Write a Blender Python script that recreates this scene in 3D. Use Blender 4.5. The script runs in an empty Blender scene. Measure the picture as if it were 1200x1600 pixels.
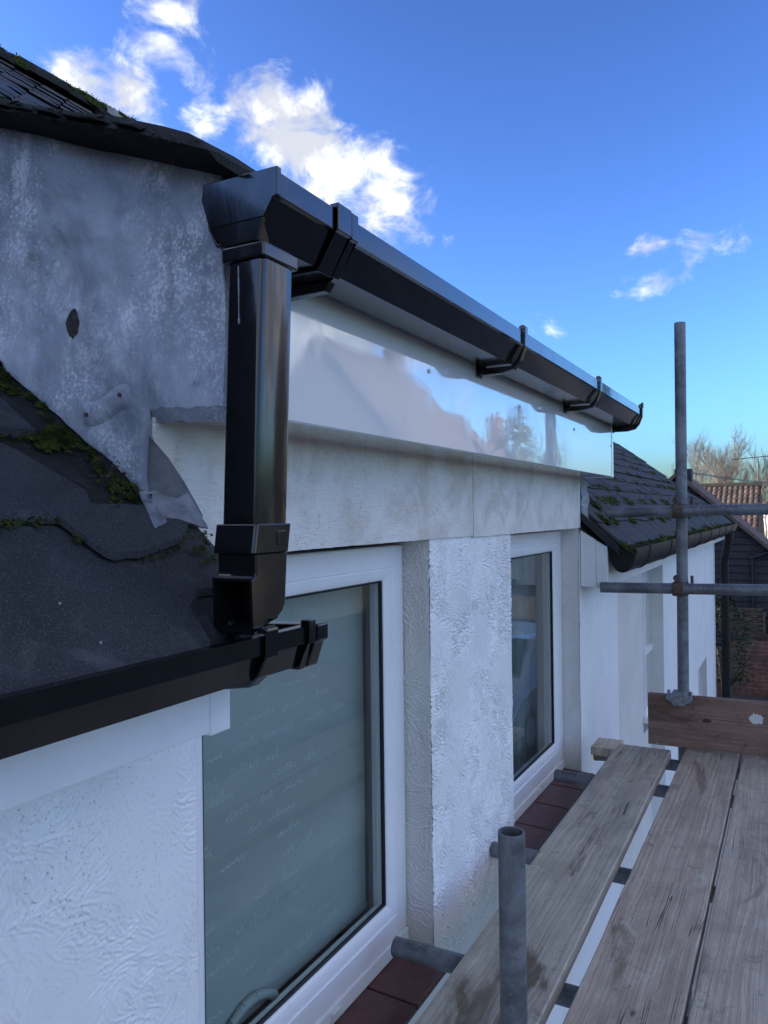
import bpy, bmesh, math, random
import numpy as np
from mathutils import Vector, noise as mnoise

# ---------------------------------------------------------------- camera, sky, sun, exposure
# Local frame: X runs along the facade away from the camera, Y points into the
# house, Z up; the camera is at the local origin, H above the street.
H = 3.3
scene = bpy.context.scene
YAW = math.radians(28.295)
ROLL = 0.012
PITCH = math.atan(3 / 1200)
cam_d = bpy.data.cameras.new('camera')
cam = bpy.data.objects.new('camera', cam_d)
scene.collection.objects.link(cam)
cam_d.sensor_fit = 'VERTICAL'
cam_d.sensor_height = 36.0
cam_d.lens = 27.0
cam_d.clip_start = 0.02
cam_d.clip_end = 2000
from mathutils import Matrix
_f = Vector((math.cos(YAW), math.sin(YAW), math.tan(PITCH))).normalized()
_r = Vector((math.sin(YAW), -math.cos(YAW), 0))
_u = _r.cross(_f)
_r2 = _r * math.cos(ROLL) - _u * math.sin(ROLL)
_u2 = _r2.cross(_f)
_m = Matrix((( _r2.x, _u2.x, -_f.x, 0), (_r2.y, _u2.y, -_f.y, 0), (_r2.z, _u2.z, -_f.z, H), (0, 0, 0, 1)))
cam.matrix_world = _m
scene.camera = cam

SUN_AZ = math.radians(110)      # from +X towards +Y: behind the roof, out of the facade's reach
SUN_EL = math.radians(9)
EXPOSURE = 1.2
SKY_STRENGTH = 0.15
scene.view_settings.view_transform = 'Standard'
scene.view_settings.look = 'None'
scene.view_settings.gamma = 1
scene.view_settings.use_curve_mapping = False
scene.view_settings.exposure = EXPOSURE
scene.render.engine = 'CYCLES'
scene.cycles.max_bounces = 8
scene.cycles.transparent_max_bounces = 16


class G:
    """small helper round a node tree"""
    def __init__(s, tree):
        s.t = tree

    def n(s, typ, ins=None, out=0, **props):
        nd = s.t.nodes.new(typ)
        for k, v in props.items():
            setattr(nd, k, v)
        for k, v in (ins or {}).items():
            sock = nd.inputs[k]
            if isinstance(v, bpy.types.NodeSocket):
                s.t.links.new(v, sock)
            else:
                sock.default_value = v
        return nd.outputs[out]

    def math(s, op, a, b=0.0, clamp=False):
        return s.n('ShaderNodeMath', {0: a, 1: b}, operation=op, use_clamp=clamp)

    def vmath(s, op, a, b=(0, 0, 0), out=0):
        return s.n('ShaderNodeVectorMath', {0: a, 1: b}, out=out, operation=op)

    def map(s, v, a, b, c=0.0, d=1.0, smooth=True):
        return s.n('ShaderNodeMapRange', {0: v, 1: a, 2: b, 3: c, 4: d},
                   interpolation_type='SMOOTHSTEP' if smooth else 'LINEAR')

    def noise(s, vec, scale, detail=4, rough=.5, dist=0.0):
        return s.n('ShaderNodeTexNoise', {'Vector': vec, 'Scale': scale, 'Detail': detail, 'Roughness': rough, 'Distortion': dist})

    def mix(s, f, a, b, blend='MIX'):
        nd = s.t.nodes.new('ShaderNodeMix')
        nd.data_type = 'RGBA'
        nd.blend_type = blend
        for i, v in ((0, f), (6, a), (7, b)):
            if isinstance(v, bpy.types.NodeSocket):
                s.t.links.new(v, nd.inputs[i])
            else:
                nd.inputs[i].default_value = v if i == 0 else (tuple(v) + (1,))[:4]
        return nd.outputs[2]


# ---- world: Nishita sky with broken cumulus
world = bpy.data.worlds.new('World')
scene.world = world
world.use_nodes = True
wt = world.node_tree
wt.nodes.clear()
w = G(wt)
sky_n = wt.nodes.new('ShaderNodeTexSky')
sky_n.sky_type = 'NISHITA'
sky_n.sun_disc = False
sky_n.sun_elevation = SUN_EL
sky_n.sun_rotation = math.pi / 2 - SUN_AZ
sky_n.altitude = 0
sky_n.air_density = 1.0
sky_n.dust_density = 1.3
sky_n.ozone_density = 5.0
direction = w.n('ShaderNodeTexCoord', out=0)
CLOUDS = [  # direction, radius (radians), strength
    ((.615, .584, .530), .055, .62), ((.616, .599, .511), .045, .62), ((.646, .580, .497), .045, .62), ((.612, .627, .482), .03, .5),
    ((.578, .673, .461), .058, 1.05), ((.612, .645, .456), .062, 1.0),
    ((.672, .590, .443), .045, .8), ((.716, .521, .464), .062, 1.2), ((.738, .492, .462), .058, 1.15), ((.745, .505, .432), .085, 1.4),
    ((.782, .470, .412), .085, 1.3), ((.812, .438, .388), .07, 1.15), ((.776, .505, .386), .085, 1.0), ((.835, .427, .346), .045, .7),
    ((.939, .152, .309), .036, .62), ((.947, .087, .308), .046, .68), ((.952, .144, .270), .036, .6), ((.940, .260, .222), .036, .6),
]
# larger, denser unseen clouds added round the rest of the sky to brighten the facade
_rc = random.Random(4)
_n = 0
while _n < 70:
    _a, _e = _rc.uniform(0, 2 * math.pi), math.asin(_rc.uniform(.12, .8))
    _d = Vector((math.cos(_a) * math.cos(_e), math.sin(_a) * math.cos(_e), math.sin(_e)))
    if math.degrees(_d.angle(Vector(_f))) < 50:
        continue
    CLOUDS.append((tuple(_d), _rc.uniform(.14, .26), _rc.uniform(1.2, 1.6)))
    _n += 1
SQ = 1.45       # clouds are flatter than wide
dsq = w.vmath('MULTIPLY', direction, (1, 1, SQ))
mask = None
for c, rad, st in CLOUDS:
    c = Vector(c).normalized()
    dist = w.vmath('DISTANCE', dsq, (c.x, c.y, c.z * SQ), out=1)
    v = w.n('ShaderNodeMath', {0: dist, 1: -st / rad * .9, 2: st}, operation='MULTIPLY_ADD')
    mask = v if mask is None else w.math('MAXIMUM', mask, v)
mask = w.math('MAXIMUM', mask, -0.6)
fine = w.noise(dsq, 15.0, 7, .62, .4)
field = w.math('ADD', mask, w.math('MULTIPLY', w.math('SUBTRACT', fine, .5), 2.9))
dens = w.map(field, .18, 1.15)
dens = w.math('MULTIPLY', dens, .97)
core = w.map(w.noise(w.vmath('ADD', direction, (.013, .02, -.018)), 20.0, 4, .55), .38, .66)
ccol = w.mix(core, (2.2, 2.3, 2.55), (5.2, 5.1, 4.9))
skyc = w.n('ShaderNodeHueSaturation', {'Hue': .5, 'Saturation': .84, 'Value': 1.0, 'Color': sky_n.outputs[0]})
skyg = w.mix(1.0, w.n('ShaderNodeGamma', {'Color': skyc, 'Gamma': 1.75}), (.87, .80, .80), 'MULTIPLY')
skymix = w.mix(dens, skyg, ccol)
bg = w.n('ShaderNodeBackground', {'Color': skymix, 'Strength': SKY_STRENGTH})
wo = wt.nodes.new('ShaderNodeOutputWorld')
wt.links.new(bg, wo.inputs[0])

sun_d = bpy.data.lights.new('sun', 'SUN')
sun_d.energy = 5.0
sun_d.angle = math.radians(.53)
sun_d.color = (1.0, .9, .76)
sun = bpy.data.objects.new('sun', sun_d)
scene.collection.objects.link(sun)
_s = Vector((math.cos(SUN_AZ) * math.cos(SUN_EL), math.sin(SUN_AZ) * math.cos(SUN_EL), math.sin(SUN_EL)))
sun.rotation_euler = _s.to_track_quat('Z', 'Y').to_euler()
sun.location = (0, 30, 30)

# ---------------------------------------------------------------- mesh helpers
rnd = random.Random(7)


class MB:
    def __init__(s):
        s.v = []
        s.f = []

    def add(s, vs, fs):
        o = len(s.v)
        s.v += [tuple(p) for p in vs]
        s.f += [tuple(i + o for i in f) for f in fs]
        return s

    def box(s, x0, x1, y0, y1, z0, z1):
        return s.add([(x0, y0, z0), (x1, y0, z0), (x1, y1, z0), (x0, y1, z0), (x0, y0, z1), (x1, y0, z1), (x1, y1, z1), (x0, y1, z1)],
                     [(0, 3, 2, 1), (4, 5, 6, 7), (0, 1, 5, 4), (1, 2, 6, 5), (2, 3, 7, 6), (3, 0, 4, 7)])

    def prism(s, pts, axis, a, b, close=True):
        """closed profile pts (2D) extruded along axis from a to b"""
        n = len(pts)
        def P(p, t):
            return {'x': (t, p[0], p[1]), 'y': (p[0], t, p[1]), 'z': (p[0], p[1], t)}[axis]
        vs = [P(p, a) for p in pts] + [P(p, b) for p in pts]
        fs = [(i, (i + 1) % n, n + (i + 1) % n, n + i) for i in range(n)]
        if close:
            fs += [tuple(range(n - 1, -1, -1)), tuple(range(n, 2 * n))]
        return s.add(vs, fs)

    def tube(s, p0, p1, r, n=16, r1=None, inner=None, caps=True):
        p0, p1 = Vector(p0), Vector(p1)
        d = (p1 - p0).normalized()
        a = d.orthogonal().normalized()
        b = d.cross(a)
        r1 = r if r1 is None else r1
        ring = lambda c, q: [tuple(c + (a * math.cos(2 * math.pi * i / n) + b * math.sin(2 * math.pi * i / n)) * q) for i in range(n)]
        if inner:
            vs = ring(p0, r) + ring(p1, r) + ring(p1, inner) + ring(p0, inner)
            fs = []
            for k in range(4):
                o, q = k * n, ((k + 1) % 4) * n
                fs += [(o + i, o + (i + 1) % n, q + (i + 1) % n, q + i) for i in range(n)]
            return s.add(vs, fs)
        vs = ring(p0, r) + ring(p1, r1)
        fs = [(i, (i + 1) % n, n + (i + 1) % n, n + i) for i in range(n)]
        if caps:
            fs += [tuple(range(n - 1, -1, -1)), tuple(range(n, 2 * n))]
        return s.add(vs, fs)

    def grid(s, rows):
        nr, nc = len(rows), len(rows[0])
        vs = [p for r in rows for p in r]
        fs = [(i * nc + j, i * nc + j + 1, (i + 1) * nc + j + 1, (i + 1) * nc + j) for i in range(nr - 1) for j in range(nc - 1)]
        return s.add(vs, fs)


def W(p):
    return Vector((p[0], p[1], p[2] + H))


def link(name, mesh, mat, origin, parent=None, bevel=0, smooth=False, seg=2, auto=None):
    o = bpy.data.objects.new(name, mesh)
    scene.collection.objects.link(o)
    if mat is not None and not mesh.materials:
        mesh.materials.append(mat)
    if parent is not None:
        o.parent = parent
        base = Vector((0, 0, 0))
        q = parent
        while q is not None:
            base += q.location
            q = q.parent
        o.location = W(origin) - base
    else:
        o.location = W(origin)
    if bevel:
        m = o.modifiers.new('bevel', 'BEVEL')
        m.width = bevel
        m.segments = seg
        m.limit_method = 'ANGLE'
        m.angle_limit = math.radians(35)
    return o


def build(name, mb, mat, parent=None, origin=None, bevel=0, smooth=None, seg=2):
    vs = mb.v
    if origin is None:
        a = np.array(vs)
        lo, hi = a.min(0), a.max(0)
        origin = ((lo[0] + hi[0]) / 2, (lo[1] + hi[1]) / 2, lo[2])
    me = bpy.data.meshes.new(name)
    me.from_pydata([(x - origin[0], y - origin[1], z - origin[2]) for x, y, z in vs], [], mb.f)
    bm = bmesh.new()
    bm.from_mesh(me)
    bmesh.ops.recalc_face_normals(bm, faces=bm.faces)
    if smooth is not None:
        for f in bm.faces:
            f.smooth = True
        ca = math.radians(smooth)
        for e in bm.edges:
            e.smooth = len(e.link_faces) == 2 and e.calc_face_angle(0) < ca
    bm.to_mesh(me)
    bm.free()
    return link(name, me, mat, origin, parent, bevel, seg=seg)


def tag(o, label=None, cat=None, group=None, kind=None):
    if label:
        o['label'] = label
    if cat:
        o['category'] = cat
    if group:
        o['group'] = group
    if kind:
        o['kind'] = kind
    return o


def thing(name, label, cat, origin, group=None):
    o = bpy.data.objects.new(name, None)
    scene.collection.objects.link(o)
    o.location = W(origin)
    o.empty_display_size = .1
    return tag(o, label, cat, group)


def fb(x, y, z=0.0, s=1.0):
    return mnoise.fractal(Vector((x * s, y * s, z * s)), 1.0, 2.0, 4)


# ---------------------------------------------------------------- materials
def mat(name):
    m = bpy.data.materials.new(name)
    m.use_nodes = True
    t = m.node_tree
    t.nodes.clear()
    g = G(t)
    out = t.nodes.new('ShaderNodeOutputMaterial')
    g.out = lambda sock: t.links.new(sock, out.inputs[0])
    g.obj = g.n('ShaderNodeTexCoord', out=3)
    g.pos = g.n('ShaderNodeNewGeometry', out=0)
    g.m = m
    return g


def pbsdf(g, col, rough=.5, bump=None, bdist=.002, bstr=1.0, metal=0.0, spec=.5, coat=0.0, crough=.12, cior=1.6):
    ins = {'Base Color': col if isinstance(col, bpy.types.NodeSocket) else (tuple(col) + (1,))[:4], 'Roughness': rough,
           'Metallic': metal, 'Specular IOR Level': spec, 'Coat Weight': coat, 'Coat Roughness': crough, 'Coat IOR': cior}
    if bump is not None:
        ins['Normal'] = g.n('ShaderNodeBump', {'Height': bump, 'Strength': bstr, 'Distance': bdist})
    g.out(g.n('ShaderNodeBsdfPrincipled', ins))
    return g.m


def simple(name, col, rough=.5, metal=0.0, var=.12, scale=20, bump=0.0, spec=.5):
    g = mat(name)
    nz = g.noise(g.pos, scale, 6, .6)
    c = g.mix(g.map(nz, .3, .7), tuple(x * (1 - var) for x in col), tuple(min(1, x * (1 + var)) for x in col))
    return pbsdf(g, c, rough, nz if bump else None, bump or .001, metal=metal, spec=spec)


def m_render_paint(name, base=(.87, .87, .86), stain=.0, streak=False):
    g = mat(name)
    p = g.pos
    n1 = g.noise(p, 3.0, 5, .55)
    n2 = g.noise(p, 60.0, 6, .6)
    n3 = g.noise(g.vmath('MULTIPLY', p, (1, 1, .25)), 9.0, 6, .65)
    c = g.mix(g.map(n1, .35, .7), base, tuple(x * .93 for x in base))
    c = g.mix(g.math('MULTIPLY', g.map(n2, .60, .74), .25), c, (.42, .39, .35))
    dirt = g.noise(p, 170.0, 5, .75, .4)
    c = g.mix(g.math('MULTIPLY', g.math('MULTIPLY', g.map(dirt, .57, .66), g.map(g.noise(p, 3.2, 5, .65), .42, .62)), .8), c, (.16, .135, .105))
    if stain:
        mott = g.noise(g.vmath('MULTIPLY', p, (1, 1, .9)), 5.0, 7, .68, .8)
        c = g.mix(g.math('MULTIPLY', g.map(mott, .42, .68), stain), c, (.55, .46, .35))
        dk = g.noise(p, 22.0, 7, .72, 1.2)
        c = g.mix(g.math('MULTIPLY', g.map(dk, .58, .72), stain * .55), c, (.24, .215, .18))
        wh = g.noise(g.vmath('MULTIPLY', p, (1.0, 1, .45)), 10.0, 6, .65, .6)
        c = g.mix(g.math('MULTIPLY', g.map(wh, .58, .70), .5), c, (.82, .81, .79))
    if streak:
        h = g.noise(g.vmath('MULTIPLY', p, (.22, 1, 1.5)), 130.0, 5, .65, .3)
        h2 = g.math('ADD', g.math('MULTIPLY', h, .7), g.math('MULTIPLY', n3, .5))
        return pbsdf(g, c, .75, h2, .0045)
    h = g.math('ADD', g.math('MULTIPLY', n2, .5), n3)
    return pbsdf(g, c, .62, h, .0012)


M = {}
M['paint'] = m_render_paint('painted_render')
M['lintel'] = m_render_paint('stained_render', (.86, .83, .78), .6, True)
M['reveal'] = m_render_paint('shade_toned_render', (.74, .72, .68), .12)  # darker copy of the paint; puts shade into the reveal and alcove colour


def m_pvc_gloss():
    g = mat('gloss_white_pvc')
    p = g.pos
    n = g.noise(p, 2.2, 3, .5)
    sm = g.noise(g.vmath('MULTIPLY', p, (1, 1, .5)), 14.0, 7, .65, 1.0)
    c = g.mix(g.math('MULTIPLY', g.map(sm, .55, .75), .25), (.88, .88, .88), (.74, .74, .74))
    r = g.map(sm, .42, .72, .03, .16)
    wav = g.noise(g.vmath('MULTIPLY', p, (1, 1, 2.0)), 7.0, 2, .5)
    return pbsdf(g, c, r, g.math('ADD', n, g.math('MULTIPLY', wav, .25)), .0022, spec=.8, coat=.9, crough=g.map(sm, .42, .70, .015, .09), cior=1.8)


M['pvc_gloss'] = m_pvc_gloss()
M['upvc'] = simple('white_upvc', (.87, .87, .87), .22, var=.03, scale=8)
M['upvc_matt'] = simple('white_upvc_weathered', (.76, .76, .75), .35, var=.06, scale=14)


def m_black():
    g = mat('black_pvc')
    p = g.obj
    dust = g.noise(p, 420.0, 2, .5)
    sm = g.noise(g.vmath('MULTIPLY', g.pos, (1, 1, .4)), 18.0, 6, .6, .6)
    c = g.mix(g.math('MULTIPLY', g.map(dust, .74, .80), .35), (.004, .004, .0048), (.16, .17, .19))
    r = g.map(sm, .35, .75, .10, .26)
    return pbsdf(g, c, r, sm, .0005, spec=.4, coat=.45, crough=.07)


M['black'] = m_black()
M['throat'] = simple('black_pvc_inside', (.004, .004, .005), .7, var=.2, spec=.2)
M['black_old'] = simple('weathered_black_pvc', (.010, .010, .011), .45, var=.4, scale=30, spec=.25)
M['black_in'] = simple('black_pvc_dirty', (.02, .02, .02), .6, var=.4, scale=40)


def m_lead():
    g = mat('weathered_lead')
    p = g.pos
    big = g.noise(p, 2.6, 5, .6, .8)
    med = g.noise(g.vmath('MULTIPLY', p, (1, 1, .7)), 9.0, 8, .68, .9)
    diag = g.noise(g.vmath('MULTIPLY', g.vmath('ADD', p, g.n('ShaderNodeCombineXYZ', {0: 0.0, 1: g.math('MULTIPLY', g.n('ShaderNodeSeparateXYZ', {0: p}, out=2), .35), 2: 0.0})), (1, 1.0, .16)), 42.0, 7, .7, .3)
    fine = g.noise(p, 150.0, 6, .75)
    c = g.mix(g.map(big, .34, .66), (.20, .225, .265), (.41, .45, .51))
    c = g.mix(g.math('MULTIPLY', g.map(med, .42, .66), .6), c, (.50, .54, .60))
    patch = g.map(g.noise(p, 4.2, 6, .65, .6), .42, .60)
    ox = g.math('MULTIPLY', g.map(g.math('ADD', g.math('MULTIPLY', med, .4), g.math('MULTIPLY', fine, .6)), .49, .575), patch)
    c = g.mix(g.math('MULTIPLY', ox, .75), c, (.86, .87, .89))
    scr = g.math('MULTIPLY', g.map(diag, .60, .68), g.map(g.noise(p, 6.0, 3, .5), .5, .62))
    c = g.mix(g.math('MULTIPLY', scr, .7), c, (.82, .83, .86))
    dk = g.math('MULTIPLY', g.map(g.noise(p, 7.0, 7, .7, 1.0), .55, .70), .65)
    c = g.mix(dk, c, (.11, .115, .13))
    spk = g.math('MULTIPLY', g.map(g.noise(p, 75.0, 4, .7), .66, .72), .6)
    c = g.mix(spk, c, (.09, .085, .085))
    return pbsdf(g, c, g.map(med, .3, .7, .40, .65), g.math('ADD', g.math('MULTIPLY', med, 1.0), g.math('MULTIPLY', fine, .12)), .0035, metal=.1, spec=.5)


M['lead'] = m_lead()
M['lead_dark'] = simple('dark_lead', (.10, .105, .12), .55, var=.4, scale=30, bump=.002)


def m_slate(name, base, speck=.5, rough=.45, bd=.0026):
    g = mat(name)
    p = g.pos
    big = g.noise(p, 5.0, 6, .65, .6)
    gr = g.noise(p, 170.0, 5, .65)
    sp = g.noise(p, 560.0, 3, .6)
    rv = g.n('ShaderNodeObjectInfo', out=5)
    c = g.mix(g.map(big, .3, .7), tuple(x * .6 for x in base), tuple(x * 1.5 for x in base))
    c = g.mix(g.math('MULTIPLY', rv, .5), c, tuple(x * .5 for x in base))
    c = g.mix(g.math('MULTIPLY', g.map(sp, .57, .68), speck), c, (.25, .26, .28))
    li = g.noise(p, 18.0, 7, .7, 1.0)
    c = g.mix(g.math('MULTIPLY', g.map(li, .54, .70), .45), c, (.085, .088, .080))
    pl_ = g.noise(p, 7.0, 7, .7, .8)
    c = g.mix(g.math('MULTIPLY', g.map(pl_, .52, .70), .5 * min(1, speck * 2)), c, (.10, .105, .115))
    return pbsdf(g, c, rough, g.math('ADD', gr, g.math('MULTIPLY', big, .6)), bd)


M['felt'] = m_slate('mineral_felt_slate', (.028, .029, .032), .5, .75)
M['slate'] = m_slate('roof_slate', (.022, .022, .024), .15, .78)
M['slate_wet'] = m_slate('damp_slate', (.024, .025, .028), .2, .34)
M['edge'] = m_slate('mossy_edge', (.014, .015, .012), .25, .95, .009)


def m_moss():
    g = mat('moss')
    n = g.noise(g.pos, 45.0, 5, .6)
    c = g.mix(g.map(n, .35, .68), (.014, .022, .005), (.065, .085, .016))
    return pbsdf(g, c, .95, spec=.1)


M['moss'] = m_moss()
M['debris'] = simple('leaf_litter', (.05, .035, .02), .9, var=.6, scale=60)


def m_galv(name='galvanised_steel', base=(.19, .205, .22)):
    g = mat(name)
    p = g.obj
    n = g.noise(p, 9.0, 7, .7, .5)
    f = g.noise(p, 80.0, 5, .65)
    c = g.mix(g.map(n, .35, .68), tuple(x * .55 for x in base), tuple(x * 1.25 for x in base))
    c = g.mix(g.math('MULTIPLY', g.map(f, .56, .72), .5), c, (.34, .35, .36))
    rs = g.math('MULTIPLY', g.map(g.noise(p, 15.0, 6, .7), .62, .74), .5)
    c = g.mix(rs, c, (.10, .065, .045))
    return pbsdf(g, c, g.map(n, .3, .7, .42, .62), f, .0006, metal=.35)


M['galv'] = m_galv()
M['rust'] = simple('rusty_steel', (.095, .066, .05), .8, var=.5, scale=90, bump=.002)
M['clip'] = simple('galvanised_clip', (.25, .27, .28), .55, metal=.4, var=.35, scale=70, bump=.0015)


def m_wood(name, light, dark, seed, stain=.5, axis='x'):
    g = mat(name)
    p0 = g.obj
    if axis == 'y':
        sp_ = g.t.nodes.new('ShaderNodeSeparateXYZ')
        g.t.links.new(p0, sp_.inputs[0])
        p0 = g.n('ShaderNodeCombineXYZ', {0: sp_.outputs[1], 1: sp_.outputs[2], 2: sp_.outputs[0]})
    p = g.vmath('ADD', p0, (seed * 3.1, seed * 1.7, seed))
    wd = g.noise(g.vmath('MULTIPLY', p, (.8, 3, 3)), 1.6, 2, .5)
    pv = g.vmath('ADD', p, g.n('ShaderNodeCombineXYZ', {0: 0.0, 1: g.math('MULTIPLY', g.math('SUBTRACT', wd, .5), .05), 2: 0.0}))
    grain = g.noise(g.vmath('MULTIPLY', pv, (.9, 85, 40)), 1.5, 5, .6, .15)
    fib = g.noise(g.vmath('MULTIPLY', pv, (3.5, 300, 140)), 1.5, 3, .6)
    c = g.mix(g.map(grain, .30, .72), dark, light)
    c = g.mix(g.math('MULTIPLY', g.map(fib, .53, .72), .42), c, tuple(x * .45 for x in dark))
    bl = g.noise(g.vmath('MULTIPLY', p, (1.0, 2.6, 1)), 5.0, 6, .65, .6)
    c = g.mix(g.math('MULTIPLY', g.map(bl, .35, .66), .6), c, tuple(x * .72 for x in dark))
    st = g.noise(g.vmath('MULTIPLY', p, (.9, 3.2, 1)), 2.3, 5, .6, .7)
    c = g.mix(g.math('MULTIPLY', g.map(st, .55, .66), stain), c, tuple(x * k for x, k in zip(dark, (.36, .31, .27))))
    pale = g.noise(g.vmath('MULTIPLY', p, (1.0, 2.2, 1)), 8.0, 7, .72, .6)
    c = g.mix(g.math('MULTIPLY', g.map(pale, .56, .70), .42), c, tuple(min(.7, x * 1.25) for x in light))
    mud = g.noise(p, 11.0, 8, .75, .8)
    c = g.mix(g.math('MULTIPLY', g.map(mud, .57, .68), .55), c, tuple(x * .35 for x in dark))
    spl = g.noise(p, 34.0, 5, .7, .4)
    c = g.mix(g.math('MULTIPLY', g.map(spl, .66, .72), .5), c, (.78, .76, .72))
    kv = g.n('ShaderNodeTexVoronoi', {'Vector': g.vmath('MULTIPLY', p, (1, 2.2, 1)), 'Scale': 3.4}, out=0)
    kn = g.map(g.math('ADD', kv, g.math('MULTIPLY', g.math('SUBTRACT', bl, .5), .12)), .045, .085, 1, 0)
    c = g.mix(g.math('MULTIPLY', kn, .85), c, (.035, .026, .020))
    sp = g.noise(p, 85.0, 4, .7)
    c = g.mix(g.math('MULTIPLY', g.map(sp, .65, .71), .6), c, (.03, .026, .022))
    crack = g.noise(g.vmath('MULTIPLY', pv, (.55, 30, 12)), 1.1, 2, .5, .1)
    ck = g.math('MULTIPLY', g.map(g.math('ABSOLUTE', g.math('SUBTRACT', crack, .5)), .0, .007, 1, 0), g.map(g.noise(p, 2.4, 2, .5), .56, .62))
    c = g.mix(g.math('MULTIPLY', ck, .85), c, (.015, .013, .012))
    h = g.math('SUBTRACT', g.math('ADD', g.math('MULTIPLY', grain, .6), g.math('MULTIPLY', fib, .35)), g.math('ADD', g.math('MULTIPLY', ck, .8), g.math('MULTIPLY', kn, .4)))
    return pbsdf(g, c, .8, h, .0045, spec=.25)


M['wood1'] = m_wood('grey_board', (.62, .55, .44), (.42, .365, .285), 1, .95)
M['wood2'] = m_wood('pinkish_board', (.68, .55, .43), (.47, .365, .275), 4, .6)
M['wood3'] = m_wood('pale_board', (.70, .595, .46), (.49, .40, .30), 9, .5)
M['wood4'] = m_wood('brown_toe_board', (.37, .24, .185), (.25, .155, .115), 14, .6, 'y')
M['wood_end'] = simple('board_end', (.16, .11, .06), .8, var=.4, scale=60, bump=.002)


def m_glass():
    g = mat('window_glass')
    lw = g.n('ShaderNodeLayerWeight', {'Blend': .5}, out=1)
    f = g.math('ADD', g.math('MULTIPLY', g.math('POWER', lw, 5.0), .95), .045)
    tr = g.n('ShaderNodeBsdfTransparent', {'Color': (.85, .89, .885, 1)})
    wob = g.n('ShaderNodeBump', {'Height': g.noise(g.pos, 2.0, 2, .5), 'Strength': .5, 'Distance': .002})
    gl = g.n('ShaderNodeBsdfAnisotropic', {'Color': (1, 1, 1, 1), 'Roughness': .01, 'Normal': wob})
    g.out(g.n('ShaderNodeMixShader', {0: f, 1: tr, 2: gl}))
    return g.m


M['glass'] = m_glass()
M['gasket'] = simple('black_gasket', (.01, .01, .01), .6)


def m_blind():
    g = mat('roller_blind_fabric')
    p = g.pos
    band = g.noise(g.vmath('MULTIPLY', p, (.4, 1, 3)), 1.6, 3, .5, .3)
    wv = g.noise(g.vmath('MULTIPLY', p, (300, 300, 300)), 1.0, 2, .5)
    c = g.mix(g.map(band, .35, .65), (.43, .475, .455), (.55, .59, .565))
    c = g.mix(g.math('MULTIPLY', wv, .15), c, (.2, .22, .22))
    return pbsdf(g, c, .8, spec=.2)


M['blind'] = m_blind()
M['script'] = simple('printed_script', (.84, .86, .82), .8, var=.05)
M['curtain'] = simple('grey_curtain', (.34, .37, .37), .85, var=.15, scale=6)
M['interior'] = simple('room_paint', (.30, .28, .26), .9, var=.1, scale=2)
M['handle'] = simple('pale_handle', (.42, .46, .44), .35, var=.05)


def m_sill():
    g = mat('quarry_tile')
    n = g.noise(g.pos, 25.0, 6, .65)
    c = g.mix(g.map(n, .3, .7), (.075, .018, .018), (.12, .034, .03))
    c = g.mix(g.math('MULTIPLY', g.map(g.noise(g.pos, 160, 3, .6), .66, .74), .6), c, (.3, .27, .25))
    return pbsdf(g, c, .38, n, .001)


M['sill'] = m_sill()
M['mortar'] = simple('mortar', (.30, .25, .22), .9, var=.2, scale=60, bump=.002)
M['asphalt'] = simple('asphalt', (.085, .085, .085), .9, var=.3, scale=25, bump=.004)
M['paving'] = simple('paving', (.36, .35, .33), .85, var=.15, scale=12, bump=.002)
M['kerb'] = simple('kerb_concrete', (.28, .275, .26), .85, var=.15, scale=15)
M['earth'] = simple('grass_verge', (.07, .075, .05), .95, var=.4, scale=6, bump=.03)
M['dark_board'] = simple('black_weatherboard', (.018, .019, .023), .55, var=.35, scale=14)
M['bark'] = simple('tree_bark', (.15, .135, .12), .9, var=.3, scale=8)
M['leaf'] = simple('evergreen_leaf', (.035, .06, .022), .55, var=.6, scale=9)
M['trim_wood'] = simple('brown_bargeboard', (.15, .10, .075), .7, var=.3, scale=10)
M['cream'] = simple('cream_render', (.30, .265, .21), .8, var=.06, scale=3)
M['brickred'] = simple('red_brick_far', (.075, .05, .045), .85, var=.25, scale=14)  # kept dark so the brick front opposite mirrors as if shaded
M['tile_roof'] = simple('brown_roof_tile', (.13, .075, .055), .85, var=.3, scale=12)
M['white_far'] = simple('white_far', (.7, .69, .66), .6, var=.05)
M['car_paint'] = simple('silver_car_paint', (.42, .44, .46), .25, metal=.5, var=.03)
M['car_glass'] = simple('car_glass', (.01, .012, .014), .06)
M['rubber'] = simple('tyre_rubber', (.02, .02, .02), .85)
M['dark_wire'] = simple('dark_metal', (.03, .03, .032), .5)


def m_pantile():
    g = mat('mottled_clay_tiles')
    rv = g.n('ShaderNodeObjectInfo', out=5)
    n = g.noise(g.pos, 7.0, 5, .7)
    c = g.mix(g.map(n, .35, .65), (.03, .026, .024), (.08, .062, .055))
    c = g.mix(g.math('MULTIPLY', rv, .4), c, (.17, .135, .12))
    return pbsdf(g, c, .9, spec=.2)


M['pantile'] = m_pantile()


def m_brick():
    g = mat('red_brickwork')
    sep = g.n('ShaderNodeSeparateXYZ', {0: g.pos})
    t = g.t.nodes[-1]
    v = g.n('ShaderNodeCombineXYZ', {0: t.outputs[1], 1: t.outputs[2], 2: 0.0})
    bt = g.n('ShaderNodeTexBrick', {'Vector': v, 'Color1': (.22, .085, .06, 1), 'Color2': (.30, .135, .09, 1), 'Mortar': (.30, .25, .22, 1),
                                    'Scale': 1.0, 'Mortar Size': .006, 'Brick Width': .225, 'Row Height': .075})
    return pbsdf(g, g.mix(g.map(g.noise(g.pos, 5, 4, .6), .4, .7), bt, (.12, .075, .05)), .9)


M['brick'] = m_brick()

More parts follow.
